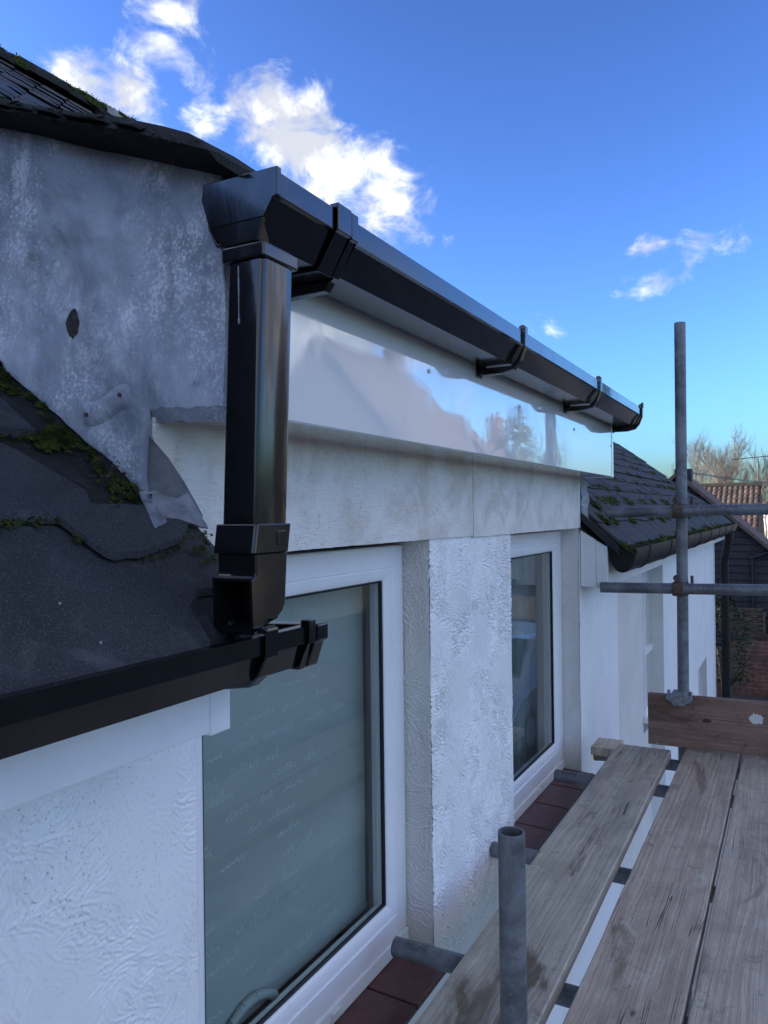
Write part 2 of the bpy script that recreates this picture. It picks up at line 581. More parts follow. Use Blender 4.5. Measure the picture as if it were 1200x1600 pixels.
# ---------------------------------------------------------------- ground
def slab(name, x0, x1, y0, y1, z, m, label=None):
    o = build(name, MB().box(x0, x1, y0, y1, z - .3, z), m, origin=((x0 + x1) / 2, (y0 + y1) / 2, z - .3))
    tag(o, kind='structure', label=label)
    return o


g0 = MB().grid([[(x, y, -H) for x in (-400, -60, 0, 60, 400)] for y in (-400, -60, 0, 60, 400)])
tag(build('ground', g0, M['earth'], origin=(0, 0, -H)), kind='structure')
tag(build('road', MB().box(-80, 120, -8.5, -.9, -H - .3, -H + .006), M['asphalt']), kind='structure')
tag(build('yard', MB().box(10.4, 24, -.88, 2.2, -H - .3, -H + .012), M['asphalt']), kind='structure')
tag(build('pavement', MB().box(-80, 10.3, -.85, .93, -H - .3, -H + .11), M['paving']), kind='structure')
tag(build('kerb', MB().box(-80, 10.3, -.9, -.853, -H - .3, -H + .125), M['kerb'], bevel=.01), kind='structure')

# ---------------------------------------------------------------- the rendered cottage
house = thing('rendered_cottage', 'white rendered cottage with lead-clad dormer, white windows and dark slate roof', 'house', (3.5, .905, -H))
WY = .905


def relief(nu, nv, step, seed, amp=.0024, density=7500, wav=.0092, cell=.085, along=.018, across=.0062):
    """height field of combed render: overlapping wave packets whose direction swirls in fans"""
    r = np.random.RandomState(seed)
    hgt = np.zeros((nv, nu))
    n = int(density * nu * nv * step * step)
    gu, gv = int(nu * step / cell) + 3, int(nv * step / cell) + 3
    ang = r.uniform(0, 6.283, (gv, gu))
    amps = r.uniform(.0, 1.3, (gv, gu)) ** 1.3
    cx, cy = np.cos(ang), np.sin(ang)
    def samp(a, u, v):
        fu, fv = u / cell, v / cell
        i, j = int(fu), int(fv)
        tu, tv = fu - i, fv - j
        return (a[j, i] * (1 - tu) + a[j, i + 1] * tu) * (1 - tv) + (a[j + 1, i] * (1 - tu) + a[j + 1, i + 1] * tu) * tv
    m = int(2.3 * along / step)
    for k in range(n):
        cu, cv = r.uniform(0, (nu - 1) * step), r.uniform(0, (nv - 1) * step)
        a = math.atan2(samp(cy, cu, cv), samp(cx, cu, cv)) + r.normal(0, .42)
        iu, iv = int(cu / step), int(cv / step)
        u0, u1, v0, v1 = max(0, iu - m), min(nu, iu + m + 1), max(0, iv - m), min(nv, iv + m + 1)
        uu = (np.arange(u0, u1) * step - cu)[None, :]
        vv = (np.arange(v0, v1) * step - cv)[:, None]
        sa = uu * math.cos(a) + vv * math.sin(a)
        q = -uu * math.sin(a) + vv * math.cos(a) - r.normal(0, 9) * sa * sa
        w_ = np.exp(-(sa / along) ** 2 - (q / across) ** 2)
        hgt[v0:v1, u0:u1] += samp(amps, cu, cv) * r.uniform(.3, 1.0) * w_ * np.cos(6.283 * q / (wav * r.uniform(.65, 1.6)) + r.uniform(-.6, .6))
    hgt /= max(1e-6, hgt.std())
    hgt = np.tanh(hgt * .5) * amp * 1.6
    for k in range(14):
        ku, kv = r.normal(0, 22, 2)
        hgt += .00022 * np.sin(np.arange(nu)[None, :] * step * ku + np.arange(nv)[:, None] * step * kv + r.uniform(0, 6.283))
    return hgt


def sheet(name, P, mt, parent):
    """smooth-shaded grid mesh from an array of points (rows, columns, 3)"""
    nr, nc = P.shape[:2]
    o = P.reshape(-1, 3).min(0)
    me = bpy.data.meshes.new(name)
    co = (P - o).reshape(-1).astype(np.float32)
    me.vertices.add(nr * nc)
    me.vertices.foreach_set('co', co)
    idx = np.arange(nr * nc).reshape(nr, nc)
    q = np.stack([idx[:-1, :-1], idx[:-1, 1:], idx[1:, 1:], idx[1:, :-1]], -1).reshape(-1, 4)
    me.loops.add(q.size)
    me.loops.foreach_set('vertex_index', q.reshape(-1).astype(np.int32))
    me.polygons.add(len(q))
    me.polygons.foreach_set('loop_start', (np.arange(len(q)) * 4).astype(np.int32))
    me.polygons.foreach_set('use_smooth', np.ones(len(q), dtype=bool))
    me.update(calc_edges=True)
    return link(name, me, mt, tuple(float(v) for v in o), parent)


def relief_wall(parent, x0, x1, z0, z1, y, step, seed, mt=None, **k):
    nu, nv = int((x1 - x0) / step) + 1, int((z1 - z0) / step) + 1
    h = relief(nu, nv, step, seed, **k)
    X, Z = np.meshgrid(np.linspace(x0, x1, nu), np.linspace(z0, z1, nv))
    return sheet('render_coat', np.stack([X, y - h - .0015, Z], -1), mt or M['paint'], parent)


def relief_reveal(parent, x, y0, y1, z0, z1, step, seed, **k):
    nu, nv = int((y1 - y0) / step) + 1, int((z1 - z0) / step) + 1
    h = relief(nu, nv, step, seed, **k)
    Y, Z = np.meshgrid(np.linspace(y0, y1, nu), np.linspace(z0, z1, nv))
    return sheet('render_coat', np.stack([x - h - .0012, Y, Z], -1)[:, ::-1], M['reveal'], parent)


W1 = (.995, 1.943)
W2 = (2.63, 3.593)
ST = .0020
# left-hand wall under the eaves, with combed relief where it is close to the lens
wl_ = build('wall', MB().box(-6, .9935, WY + .004, 1.2, -H, -.16), M['paint'], house)
relief_wall(wl_, .42, .9955, -1.0, -.30, WY + .0015, ST, 3, amp=.0012, wav=.0068, density=9000, cell=.085, along=.018, across=.0055)
# wall below the windows
build('wall', MB().box(.994, 4.456, WY + .001, 1.2, -H, -1.222), M['paint'], house)
# pier between the windows
pier = build('pier', MB().box(W1[1] + .004, W2[0] - .003, WY + .005, 1.2, -1.221, -.06), M['paint'], house)
relief_wall(pier, W1[1], W2[0], -1.30, -.072, WY + .001, ST, 11)
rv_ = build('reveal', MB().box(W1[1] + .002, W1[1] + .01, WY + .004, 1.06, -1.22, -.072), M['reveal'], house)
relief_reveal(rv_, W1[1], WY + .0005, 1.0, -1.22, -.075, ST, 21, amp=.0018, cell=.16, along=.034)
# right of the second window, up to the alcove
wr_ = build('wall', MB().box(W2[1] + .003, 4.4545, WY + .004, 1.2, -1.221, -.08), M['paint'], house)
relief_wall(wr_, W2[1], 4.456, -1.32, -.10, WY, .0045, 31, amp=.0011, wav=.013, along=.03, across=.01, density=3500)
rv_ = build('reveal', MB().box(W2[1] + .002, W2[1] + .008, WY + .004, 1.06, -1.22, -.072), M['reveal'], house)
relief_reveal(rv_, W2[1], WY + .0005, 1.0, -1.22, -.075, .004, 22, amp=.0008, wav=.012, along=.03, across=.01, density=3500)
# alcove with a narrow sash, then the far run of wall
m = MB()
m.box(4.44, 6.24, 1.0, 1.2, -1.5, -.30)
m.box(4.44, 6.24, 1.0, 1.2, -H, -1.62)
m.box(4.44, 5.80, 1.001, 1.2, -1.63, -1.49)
build('wall', m, M['reveal'], house)  # alcove back in the darker tone, its shade painted into the colour
m = MB()
m.box(6.14, 8.31, WY, 1.2, -H, -.30)
m.box(8.309, 9.19, WY + .001, 1.2, -1.62, -.30)
m.box(8.309, 9.19, WY + .001, 1.2, -H, -2.5)
m.box(9.189, 10.10, WY, 1.2, -H, -.30)
m.box(10.0, 10.1, 1.19, 9.8, -H, -.3)
m.box(-6, -5.9, 1.19, 9.8, -H, -.3)
m.box(-6, 10.1, 9.8, 10.0, -H, .0)
build('wall', m, M['paint'], house)
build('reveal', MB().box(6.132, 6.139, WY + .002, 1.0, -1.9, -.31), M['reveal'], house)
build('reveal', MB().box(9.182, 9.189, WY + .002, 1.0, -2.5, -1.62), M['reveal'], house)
build('corner_trim', MB().box(10.08, 10.115, WY - .012, WY + .03, -H, -.36), M['upvc_matt'], house, bevel=.003)

# lintel panels above the openings
for x0, x1, zb, y in ((.902, 2.255, -.072, .897), (2.2563, 3.603, -.076, .8955)):
    m = MB()
    n = 60
    top = [(x0 + (x1 - x0) * i / n, y + .0012 * fb(i * .3, 1), .158) for i in range(n + 1)]
    mid = [(p[0], y + .0015 * fb(i * .5, 5), .05) for i, p in enumerate(top)]
    bot = [(p[0], y + .001 * fb(i * .5, 9), zb + .0022 * fb(i * .35, 3, zb)) for i, p in enumerate(top)]
    und = [(p[0], 1.06, q[2]) for p, q in zip(top, bot)]
    m.grid([top, mid, bot, und])
    m.add([(x0, y, .158), (x0, y, zb), (x0, 1.06, zb), (x0, 1.06, .158)], [(0, 1, 2, 3)])
    m.add([(x1, y, .158), (x1, y, zb), (x1, 1.06, zb), (x1, 1.06, .158)], [(0, 1, 2, 3)])
    build('lintel_panel', m, M['lintel'], house, smooth=30)

# boxed dormer fascia
FX0, FX1, FY, FZ0, FZ1 = .905, 3.637, .75, .157, .415
m = MB()
prof = [(FY, FZ1), (FY, FZ0 + .003), (FY + .003, FZ0), (.94, FZ0), (.94, FZ1)]
m.prism(prof, 'x', FX0, FX1 - .02)
fascia = build('fascia_board', m, M['pvc_gloss'], house)
build('corner_trim', MB().box(FX1 - .026, FX1, FY - .0025, .935, FZ0 - .002, FZ1), M['pvc_gloss'], house, bevel=.002)
for x, z in ((1.621, .330), (2.283, .324), (2.938, .315), (3.60, .30)):
    m = MB()
    m.tube((x, FY - .003, z), (x, FY + .004, z), .0055, 10)
    build('screw_cap', m, M['upvc_matt'], house, bevel=.001)

# ---- windows
def rect_sweep(mb, x0, x1, z0, z1, prof, closed=False):
    rings = []
    for d, y in prof:
        rings.append([(x0 + d, y, z0 + d), (x1 - d, y, z0 + d), (x1 - d, y, z1 - d), (x0 + d, y, z1 - d)])
    vs = [p for r in rings for p in r]
    n = len(rings)
    fs = []
    for k in range(n if closed else n - 1):
        o, q = 4 * k, 4 * ((k + 1) % n)
        fs += [(o + i, o + (i + 1) % 4, q + (i + 1) % 4, q + i) for i in range(4)]
    mb.add(vs, fs)


def window(x0, x1, z0, z1, parent, yf=.985, face=.058, cill=True, label=None):
    wroot = bpy.data.objects.new('window', None)
    scene.collection.objects.link(wroot)
    wroot.parent = parent
    wroot.location = W(((x0 + x1) / 2, yf, z0)) - parent.location
    wroot.empty_display_size = .05
    if label:
        wroot['label'] = label
    f = MB()
    zc = z0 + (.042 if cill else 0)
    rect_sweep(f, x0, x1, zc, z1, [(0, yf + .07), (0, yf + .004), (.004, yf), (face, yf), (face + .003, yf + .003), (face + .006, yf + .001), (face + .016, yf + .003),
                                   (face + .034, yf + .014), (face + .038, yf + .022), (face + .038, yf + .040), (face + .010, yf + .045), (face + .010, yf + .07)], closed=True)
    build('frame', f, M['upvc'], wroot, smooth=25)
    gk = MB()
    d = face + .0375
    rect_sweep(gk, x0, x1, zc, z1, [(d, yf + .0155), (d + .004, yf + .018), (d + .004, yf + .026), (d, yf + .026)], closed=True)
    build('gasket', gk, M['gasket'], wroot)
    p = MB().box(x0 + d - .004, x1 - d + .004, yf + .022, yf + .026, zc + d - .004, z1 - d + .004)
    build('pane', p, M['glass'], wroot)
    if cill:
        c = MB().box(x0, x1, yf - .006, yf + .07, z0, zc - .001)
        build('sub_cill', c, M['upvc'], wroot, bevel=.003)
        for t in (.55,):
            x = x0 + (x1 - x0) * t
            build('drain_cap', MB().box(x, x + .035, yf - .012, yf - .006, z0 + .010, z0 + .03), M['upvc_matt'], wroot, bevel=.002)
    return wroot


win1 = window(W1[0] + .030, W1[1] - .005, -1.205, -.088, house)
win2 = window(W2[0] + .004, W2[1] - .005, -1.205, -.088, house)
# window handle on the first casement, seen through the glass
m = MB()
pts = [(1.24, 1.062, -1.092), (1.27, 1.064, -1.075), (1.31, 1.066, -1.062), (1.35, 1.066, -1.060), (1.385, 1.062, -1.070), (1.41, 1.055, -1.085)]
for a, b, r0, r1 in zip(pts[:-1], pts[1:], (.007, .009, .011, .012, .011), (.009, .011, .012, .011, .012)):
    m.tube(a, b, r0, 10, r1)
build('handle', m, M['handle'], win1, smooth=60)

# narrow sash in the alcove and the low far window
def small_window(x0, x1, z0, z1, yf, mid=None):
    wroot = bpy.data.objects.new('window', None)
    scene.collection.objects.link(wroot)
    wroot.parent = house
    wroot.location = W(((x0 + x1) / 2, yf, z0)) - house.location
    f = MB()
    rect_sweep(f, x0, x1, z0, z1, [(0, yf + .06), (0, yf), (.03, yf), (.036, yf + .01), (.036, yf + .06)], closed=True)
    if mid:
        f.box(x0 + .034, x1 - .034, yf + .002, yf + .03, mid - .022, mid + .022)
    build('frame', f, M['upvc'], wroot)
    build('pane', MB().box(x0 + .03, x1 - .03, yf + .014, yf + .018, z0 + .03, z1 - .03), M['glass'], wroot)
    return wroot


sw = small_window(5.80, 6.235, -1.49, -.315, .985, mid=-1.035)
build('sill', MB().box(5.78, 6.139, .93, 1.0, -1.54, -1.492), M['upvc'], house, bevel=.004)
small_window(8.31, 9.188, -2.5, -1.622, .99)

# quarry-tile sills: every tile its own piece
for x0, x1 in ((W1[0] + .003, W1[1] - .012), (W2[0] + .003, W2[1] - .01)):
    bed = build('sill', MB().box(x0, x1, .845, 1.0, -1.235, -1.2165), M['mortar'], house)
    n = 4
    t = (x1 - x0) / n
    for i in range(n):
        a, b = x0 + i * t + .003, x0 + (i + 1) * t - .003
        z = -1.205 + rnd.uniform(-.0008, .0008)
        q = MB()
        q.add([(a, .838, z - .020), (b, .838, z - .020), (b, .984, z - .0118), (a, .984, z - .0118), (a, .838, z - .006), (b, .838, z - .006), (b, .984, z), (a, .984, z)],
              [(0, 3, 2, 1), (4, 5, 6, 7), (0, 1, 5, 4), (1, 2, 6, 5), (2, 3, 7, 6), (3, 0, 4, 7)])
        build('tile', q, M['sill'], bed, bevel=.003)

# rooms behind the glass
for x0, x1 in ((.6, 2.25), (2.3, 4.2)):
    r = MB()
    r.add([(x0, 1.201, -1.9), (x1, 1.201, -1.9), (x1, 3.4, -1.9), (x0, 3.4, -1.9), (x0, 1.201, .05), (x1, 1.201, .05), (x1, 3.4, .05), (x0, 3.4, .05)],
          [(0, 1, 2, 3), (4, 7, 6, 5), (1, 5, 6, 2), (2, 6, 7, 3), (3, 7, 4, 0)])
    build('room_lining', r, M['interior'], house)
for x0, x1, z0, z1 in ((5.6, 6.5, -1.7, -.2), (8.1, 9.4, -2.7, -1.5)):
    r = MB()
    r.add([(x0, 1.201, z0), (x1, 1.201, z0), (x1, 2.4, z0), (x0, 2.4, z0), (x0, 1.201, z1), (x1, 1.201, z1), (x1, 2.4, z1), (x0, 2.4, z1)],
          [(0, 1, 2, 3), (4, 7, 6, 5), (1, 5, 6, 2), (2, 6, 7, 3), (3, 7, 4, 0)])
    build('room_lining', r, M['interior'], house)
# inner faces of the openings
for x0, x1 in (W1, W2):
    m = MB()
    m.box(x0 - .03, x0 - .0005, 1.06, 1.21, -1.22, -.08)
    m.box(x1 + .0005, x1 + .03, 1.06, 1.21, -1.22, -.08)
    m.box(x0 - .03, x1 + .03, 1.06, 1.21, -1.26, -1.215)
    m.box(x0 - .03, x1 + .03, 1.061, 1.21, -.08, .06)
    build('inner_lining', m, M['interior'], house)

# ---------------------------------------------------------------- roof
EA = (.700, -.172)       # eaves edge of the slating (Y, Z)
KM = (.904, .020)        # the slating droops into the gutter below this line
KN = (1.25, .262)
SL2 = .785
RY = 5.55
RZ = KN[1] + SL2 * (RY - KN[1 - 1])


def roof_z(y):
    if y < KM[0]:
        return EA[1] + (KM[1] - EA[1]) / (KM[0] - EA[0]) * (y - EA[0])
    if y < KN[0]:
        return KM[1] + (KN[1] - KM[1]) / (KN[0] - KM[0]) * (y - KM[0])
    return KN[1] + SL2 * (y - KN[0])


m = MB()
tk = .03
for a, b in ((-6, .91), (3.60, 10.12)):
    ys = [.72, KM[0], KN[0], RY]
    m.grid([[(x, y, roof_z(y) - .012) for x in (a, b)] for y in ys])
    m.grid([[(x, y, roof_z(y) - .05) for x in (a, b)] for y in ys])
    for x in (a, b):
        m.add([(x, y, roof_z(y) - .012) for y in ys] + [(x, y, roof_z(y) - .05) for y in reversed(ys)], [tuple(range(8))])
    m.add([(a, .72, roof_z(.72) - .012), (b, .72, roof_z(.72) - .012), (b, .72, roof_z(.72) - .05), (a, .72, roof_z(.72) - .05)], [(0, 1, 2, 3)])
m.grid([[(x, y, roof_z(y) - .012) for x in (.905, 3.605)] for y in (2.0, RY)])
m.grid([[(x, RY + t, RZ - .012 - .8 * t) for x in (-6, 10.12)] for t in (0, 4.6)])
m.add([(10.11, 1.2, -.31), (10.11, RY, RZ - .02), (10.11, RY + 4.3, -.31)], [(0, 1, 2)])
m.add([(-6, 1.2, -.31), (-6, RY, RZ - .02), (-6, RY + 4.3, -.31)], [(0, 1, 2)])
roof = build('main_roof', m, M['slate'], house)


def slate_mesh(name, wdt, ln, th, seed):
    r = random.Random(seed)
    mb = MB()
    j = lambda: r.uniform(-.004, .004)
    base = [(-wdt / 2 + j(), 0 + j()), (wdt / 2 + j(), 0 + j()), (wdt / 2, ln), (-wdt / 2, ln)]
    vs = [(x, y, -th) for x, y in base] + [(x, y, 0) for x, y in base]
    mb.add(vs, [(0, 3, 2, 1), (4, 5, 6, 7), (0, 1, 5, 4), (1, 2, 6, 5), (2, 3, 7, 6), (3, 0, 4, 7)])
    me = bpy.data.meshes.new(name)
    me.from_pydata(mb.v, [], mb.f)
    return me


def place_slate(me, mt, x, y, extra_tilt=0.0, rotz=0.0, lift=0.0, up=None):
    """a slate lying on the roof with its tail at (x, y)"""
    a = math.atan((roof_z(y + .05) - roof_z(y)) / .05) if up is None else up
    o = link('slate', me, mt, (x, y, roof_z(y) + lift), roof)
    o.rotation_euler = (a - extra_tilt, 0, rotz)
    return o


# right-hand slope: individual slates
SW, SG = .245, .158
meshes = [slate_mesh('slate', SW - .006, .25, .007, s) for s in range(6)]
for me in meshes:
    me.materials.append(M['slate'])
row = 0
count = 0
y = EA[0]
while y < 2.15:
    a = math.atan(.94 if y < KM[0] else .70 if y < KN[0] - .02 else SL2)
    off = (row % 2) * SW / 2
    x = 3.635 + off + SW / 2
    if row % 2:
        o = place_slate(meshes[row % 6], None, 3.635 + SW / 4 - .002, y, .045, 0, .012)
        o.scale.x = .5
    while x < 10.16:
        if count < 284:
            place_slate(meshes[rnd.randrange(6)], None, x, y + rnd.uniform(-.004, .004), .045 + rnd.uniform(-.01, .012), rnd.uniform(-.012, .012), .012 + rnd.uniform(0, .003))
            count += 1
        x += SW
    y += SG * math.cos(a)
    row += 1

# left-hand slope near the camera: large mineral-faced slates, cut back along the lead
def poly_slate(pts, th=.011, lift=.008, m_=None, tail=.012):
    """pts (x, y) on the roof plane; tails (lowest y) lift a little"""
    ymin = min(p[1] for p in pts)
    ymax = max(p[1] for p in pts)
    # subdivide outline for an uneven edge
    out = []
    n = len(pts)
    for i in range(n):
        a, b = pts[i], pts[(i + 1) % n]
        L = math.hypot(b[0] - a[0], b[1] - a[1])
        k = max(2, int(L / .02))
        for j in range(k):
            t = j / k
            e = 0.0022
            out.append((a[0] + (b[0] - a[0]) * t + e * fb(a[0] * 9 + t * 9, a[1] * 7, i), a[1] + (b[1] - a[1]) * t + e * fb(t * 11, a[0] * 5, i + 9)))
    zt = lambda p: roof_z(p[1]) + lift + tail * (1 - (p[1] - ymin) / max(.01, ymax - ymin))
    k = len(out)
    mb = MB()
    mb.add([(p[0], p[1], zt(p)) for p in out] + [(p[0], p[1], zt(p) - th) for p in out],
           [tuple(range(k)), tuple(range(2 * k - 1, k - 1, -1))] + [(i, (i + 1) % k, k + (i + 1) % k, k + i) for i in range(k)])
    o = build('slate', mb, m_ or M['felt'], roof)
    return o


poly_slate([(.459, .676), (.775, .676), (.80, .70), (.81, .745), (.85, .765), (.958, .765), (.958, .90), (.459, .90)], tail=.003, lift=.003)
poly_slate([(.862, .672), (.925, .672), (.925, .72), (.862, .72)], tail=.001, lift=.001)
for a, b in ((-1.4, -.75), (-.74, -.1), (-.09, .455)):
    poly_slate([(a, .676), (b, .676), (b, .90), (a, .90)], tail=.003, lift=.003)
for a, b in ((-1.4, -.5), (-.495, .28)):
    poly_slate([(a, .864), (b, .864), (b, 1.05), (a, 1.05)], tail=.010, lift=.006)
poly_slate([(.284, .864), (.757, .866), (.772, .905), (.735, 1.0), (.70, 1.05), (.284, 1.05)], tail=.016, lift=.007, th=.014)
for a, b in ((-1.4, -.2), (-.195, .50)):
    poly_slate([(a, 1.03), (b, 1.03), (b, 1.25), (a, 1.25)], tail=.012, lift=.006)
poly_slate([(.504, 1.03), (.79, 1.035), (.80, 1.12), (.80, 1.25), (.504, 1.25)], tail=.018, lift=.007, th=.014)
for a, b in ((-1.4, .2), (.204, .85)):
    poly_slate([(a, 1.23), (b, 1.23), (b, 1.50), (a, 1.50)], tail=.012, lift=.008)
slip = poly_slate([(.690, .866), (.722, .812), (.735, .806), (.80, .810), (.878, .824), (.925, .852), (.90, .880), (.72, .884)], th=.010, lift=.020, tail=.004)
slip['label'] = 'loose slipped slate below the lead flap'

# upper courses seen above the dormer verge, one mass of small slates
m = MB()
r2 = random.Random(5)
yy = 2.6
row = 0
while yy < RY - .08:
    x = .5 + (row % 2) * .125
    while x < 8.2:
        z0_, z1_ = roof_z(yy) + .018 + r2.uniform(0, .022), roof_z(yy + .22) + .003
        ya = yy + r2.uniform(-.012, .012)
        wj = r2.uniform(-.02, .02)
        m.add([(x - .118, ya, z0_ + wj * .25), (x + .118, ya, z0_ - wj * .25), (x + .118, yy + .22, z1_), (x - .118, yy + .22, z1_),
               (x - .118, ya, z0_ - .012), (x + .118, ya, z0_ - .012)], [(0, 1, 2, 3), (0, 4, 5, 1)])
        x += .25
    yy += .135
    row += 1
tag(build('slate_courses', m, M['slate_wet'], roof), kind='stuff')

# ridge tiles
for i in range(22):
    x0 = .3 + i * .42
    raised = i == 11
    r_ = .125 + rnd.uniform(-.008, .008) + (.012 if raised else 0)
    z = RZ - .045 + .03 * math.sin(i * .9) + .05 * (x0 - 4) * .6 + (.03 if raised else 0)
    mb = MB()
    n = 10
    ring = lambda xx, rr: [(xx, RY + rr * math.cos(math.pi * k / n), z + rr * math.sin(math.pi * k / n)) for k in range(n + 1)]
    a, b, c, d = ring(x0, r_), ring(x0 + .43, r_), ring(x0 + .43, r_ - .02), ring(x0, r_ - .02)
    mb.grid([a, b, c, d, a])
    o = build('ridge_tile', mb, M['edge'] if not raised else M['kerb'], roof, smooth=50)
    o.rotation_euler.y = rnd.uniform(-.03, .03)


def moss_clump(mb, c, nrm, rad, n, r, flat=.6):
    c = Vector(c)
    nrm = Vector(nrm).normalized()
    t = nrm.orthogonal().normalized()
    b = nrm.cross(t)
    for _ in range(n):
        th, ph = r.uniform(0, 6.283), math.acos(r.uniform(.0, 1))
        d = (t * math.cos(th) + b * math.sin(th)) * math.sin(ph) + nrm * math.cos(ph) * flat
        p = c + d * rad * r.uniform(.55, 1.05)
        s = rad * r.uniform(.08, .16)
        e1 = Vector((r.gauss(0, 1), r.gauss(0, 1), r.gauss(0, 1))).normalized()
        e2 = e1.cross(d).normalized()
        mb.add([p - e2 * s * .5, p + e2 * s * .5, p + (d + e1 * .6).normalized() * s * 1.6], [(0, 1, 2)])
    # body
    k = 8
    vs = [tuple(c + nrm * rad * .55 * flat)]
    for ring_, (rr, hh) in enumerate(((.55, .45), (.9, .1), (.95, -.1))):
        for i in range(k):
            a = 6.283 * i / k
            q = rr * rad * (1 + .25 * r.uniform(-1, 1))
            vs.append(tuple(c + (t * math.cos(a) + b * math.sin(a)) * q + nrm * rad * hh * flat))
    fs = [(0, 1 + i, 1 + (i + 1) % k) for i in range(k)]
    for g_ in range(2):
        o = 1 + g_ * k
        fs += [(o + i, o + k + i, o + k + (i + 1) % k, o + (i + 1) % k) for i in range(k)]
    mb.add(vs, fs)


r3 = random.Random(12)
LAP = [(x, .862 + .004 * math.sin(x * 40), .0045, 18) for x in np.arange(.46, .77, .012)] + [(.70 + .22 * t, .842 - .035 * math.sin(t * 3.1) , .004, 16) for t in np.arange(0, 1, .07)] + [(.52 + .26 * t, 1.028, .006, 20) for t in np.arange(0, 1, .08)] + [(.866 + .012 * math.sin(t * 20), .89 + .34 * t, .004 + .008 * abs(math.sin(t * 13 + 1)), 26) for t in np.arange(0, 1, .06)]
nl = Vector((0, -.72, 1)).normalized()
# moss in the channel beside the lead
m = MB()
def ch(y):           # x of the lead foot line
    return .875
for (x, y, s, n) in ((.86, 1.235, .022, 120), (.855, 1.20, .018, 90), (.84, 1.165, .016, 70), (.80, 1.03, .020, 120), (.825, 1.035, .022, 140), (.845, 1.045, .020, 120), (.785, 1.015, .014, 60),
                     (.85, 1.02, .014, 60), (.86, .935, .013, 60), (.85, .965, .012, 50), (.835, .92, .013, 60), (.855, .90, .012, 55), (.875, .905, .012, 50), (.82, .895, .010, 40),
                     (.62, .864, .006, 30), (.66, .864, .006, 26), (.58, .864, .006, 26), (.70, .862, .007, 30), (.55, .864, .006, 26), (.76, .866, .008, 22), (.705, .835, .005, 20),
                     *LAP, (.90, .81, .006, 30), (.915, .815, .007, 36), (.935, .825, .006, 30), (.925, .80, .006, 26), (.90, .795, .005, 22), (.95, .84, .006, 22)):
    for k in range(11):
        px_, py_ = x + r3.gauss(0, .65) * s, y + r3.gauss(0, .5) * s
        moss_clump(m, (px_, py_, roof_z(py_) + .010 + r3.uniform(0, .008)), nl, s * r3.uniform(.22, .55), int(n * 2.2), r3, .8)
tag(build('moss', m, M['moss'], roof), kind='stuff')
# dark dirt bed and litter filling that channel
m = MB()
rows = []
for i in range(26):
    y = .865 + i * .018
    rows.append([(.70 + (.205) * j / 8 + .0, y, roof_z(y) + .0035 + .009 * abs(fb(j * .8, i * .6, 2))) for j in range(9)])
m.grid(rows)
tag(build('dirt_bed', m, M['edge'], roof, smooth=80), kind='stuff')
m = MB()
for k in range(90):
    x, y = r3.uniform(.80, .895), r3.uniform(.87, 1.0)
    z = roof_z(y) + .014 + r3.uniform(0, .012)
    s = r3.uniform(.003, .008)
    e = [Vector((r3.gauss(0, 1), r3.gauss(0, 1), r3.gauss(0, .6))).normalized() * s for _ in range(3)]
    c = Vector((x, y, z))
    m.add([c + e[0], c + e[1], c + e[2]], [(0, 1, 2)])
tag(build('leaf_litter', m, M['debris'], roof), kind='stuff')
# white grit specks lying on the felt
m = MB()
for k in range(5):
    x, y = r3.uniform(.42, .94), r3.uniform(.69, .85)
    z = roof_z(y) + .0085
    s = r3.choice((.0004, .0005, .0006, .0010))
    m.box(x - s, x + s * 1.3, y - s, y + s, z - .002, z + s * .7)
tag(build('grit', m, M['paving'], roof), kind='stuff')

# moss on the right-hand slope and along the ridge
m = MB()
for k in range(260):
    x = 3.65 + (r3.random() ** 1.5) * 6.3
    row = r3.randrange(11)
    y = EA[0] + row * SG * .80 + r3.uniform(-.012, .008)
    s = r3.uniform(.010, .042) * (1.2 if row < 3 else 1)
    moss_clump(m, (x, y, roof_z(y) + .010), nl, s, 30, r3, .55)
for (x, y, s) in ((3.75, 1.02, .05), (3.82, 1.015, .045), (3.70, .98, .04), (3.95, .90, .04), (4.15, 1.1, .045), (4.4, 1.25, .05)):
    moss_clump(m, (x, y, roof_z(y) + .012), nl, s, 90, r3, .5)
for k in range(220):
    x = 3.66 + k * .03
    moss_clump(m, (x + r3.uniform(-.01, .01), EA[0] - .003, roof_z(EA[0]) + r3.uniform(-.004, .012)), nl, r3.uniform(.006, .016), 10, r3, .8)
tag(build('moss', m, M['moss'], roof), kind='stuff')
m = MB()
for k in range(170):
    x = 2.0 + r3.random() * 5.5
    a = r3.uniform(1.2, 2.6)
    z = RZ - .045 + .05 * (x - 4) * .6
    moss_clump(m, (x, RY + .12 * math.cos(a), z + .13 * math.sin(a)), (0, math.cos(a), math.sin(a)), r3.uniform(.03, .08), 24, r3, .5)
for (x, y, s) in ((2.62, 3.55, .10), (2.75, 3.52, .09), (2.5, 3.5, .11), (3.25, 3.72, .08), (3.4, 3.75, .07), (4.2, 4.1, .06)):
    moss_clump(m, (x, y, roof_z(y) + .02), (0, -.6, .8), s, 90, r3, .6)
tag(build('moss', m, M['moss'], roof), kind='stuff')

# dormer roof: thin covering, heavy mossy verge over the lead
def dz(y, x=2.0):
    return .452 + .395 * (y - .605) + (.003 * math.sin((y - .6) * 9.0) if x < 1 else 0)


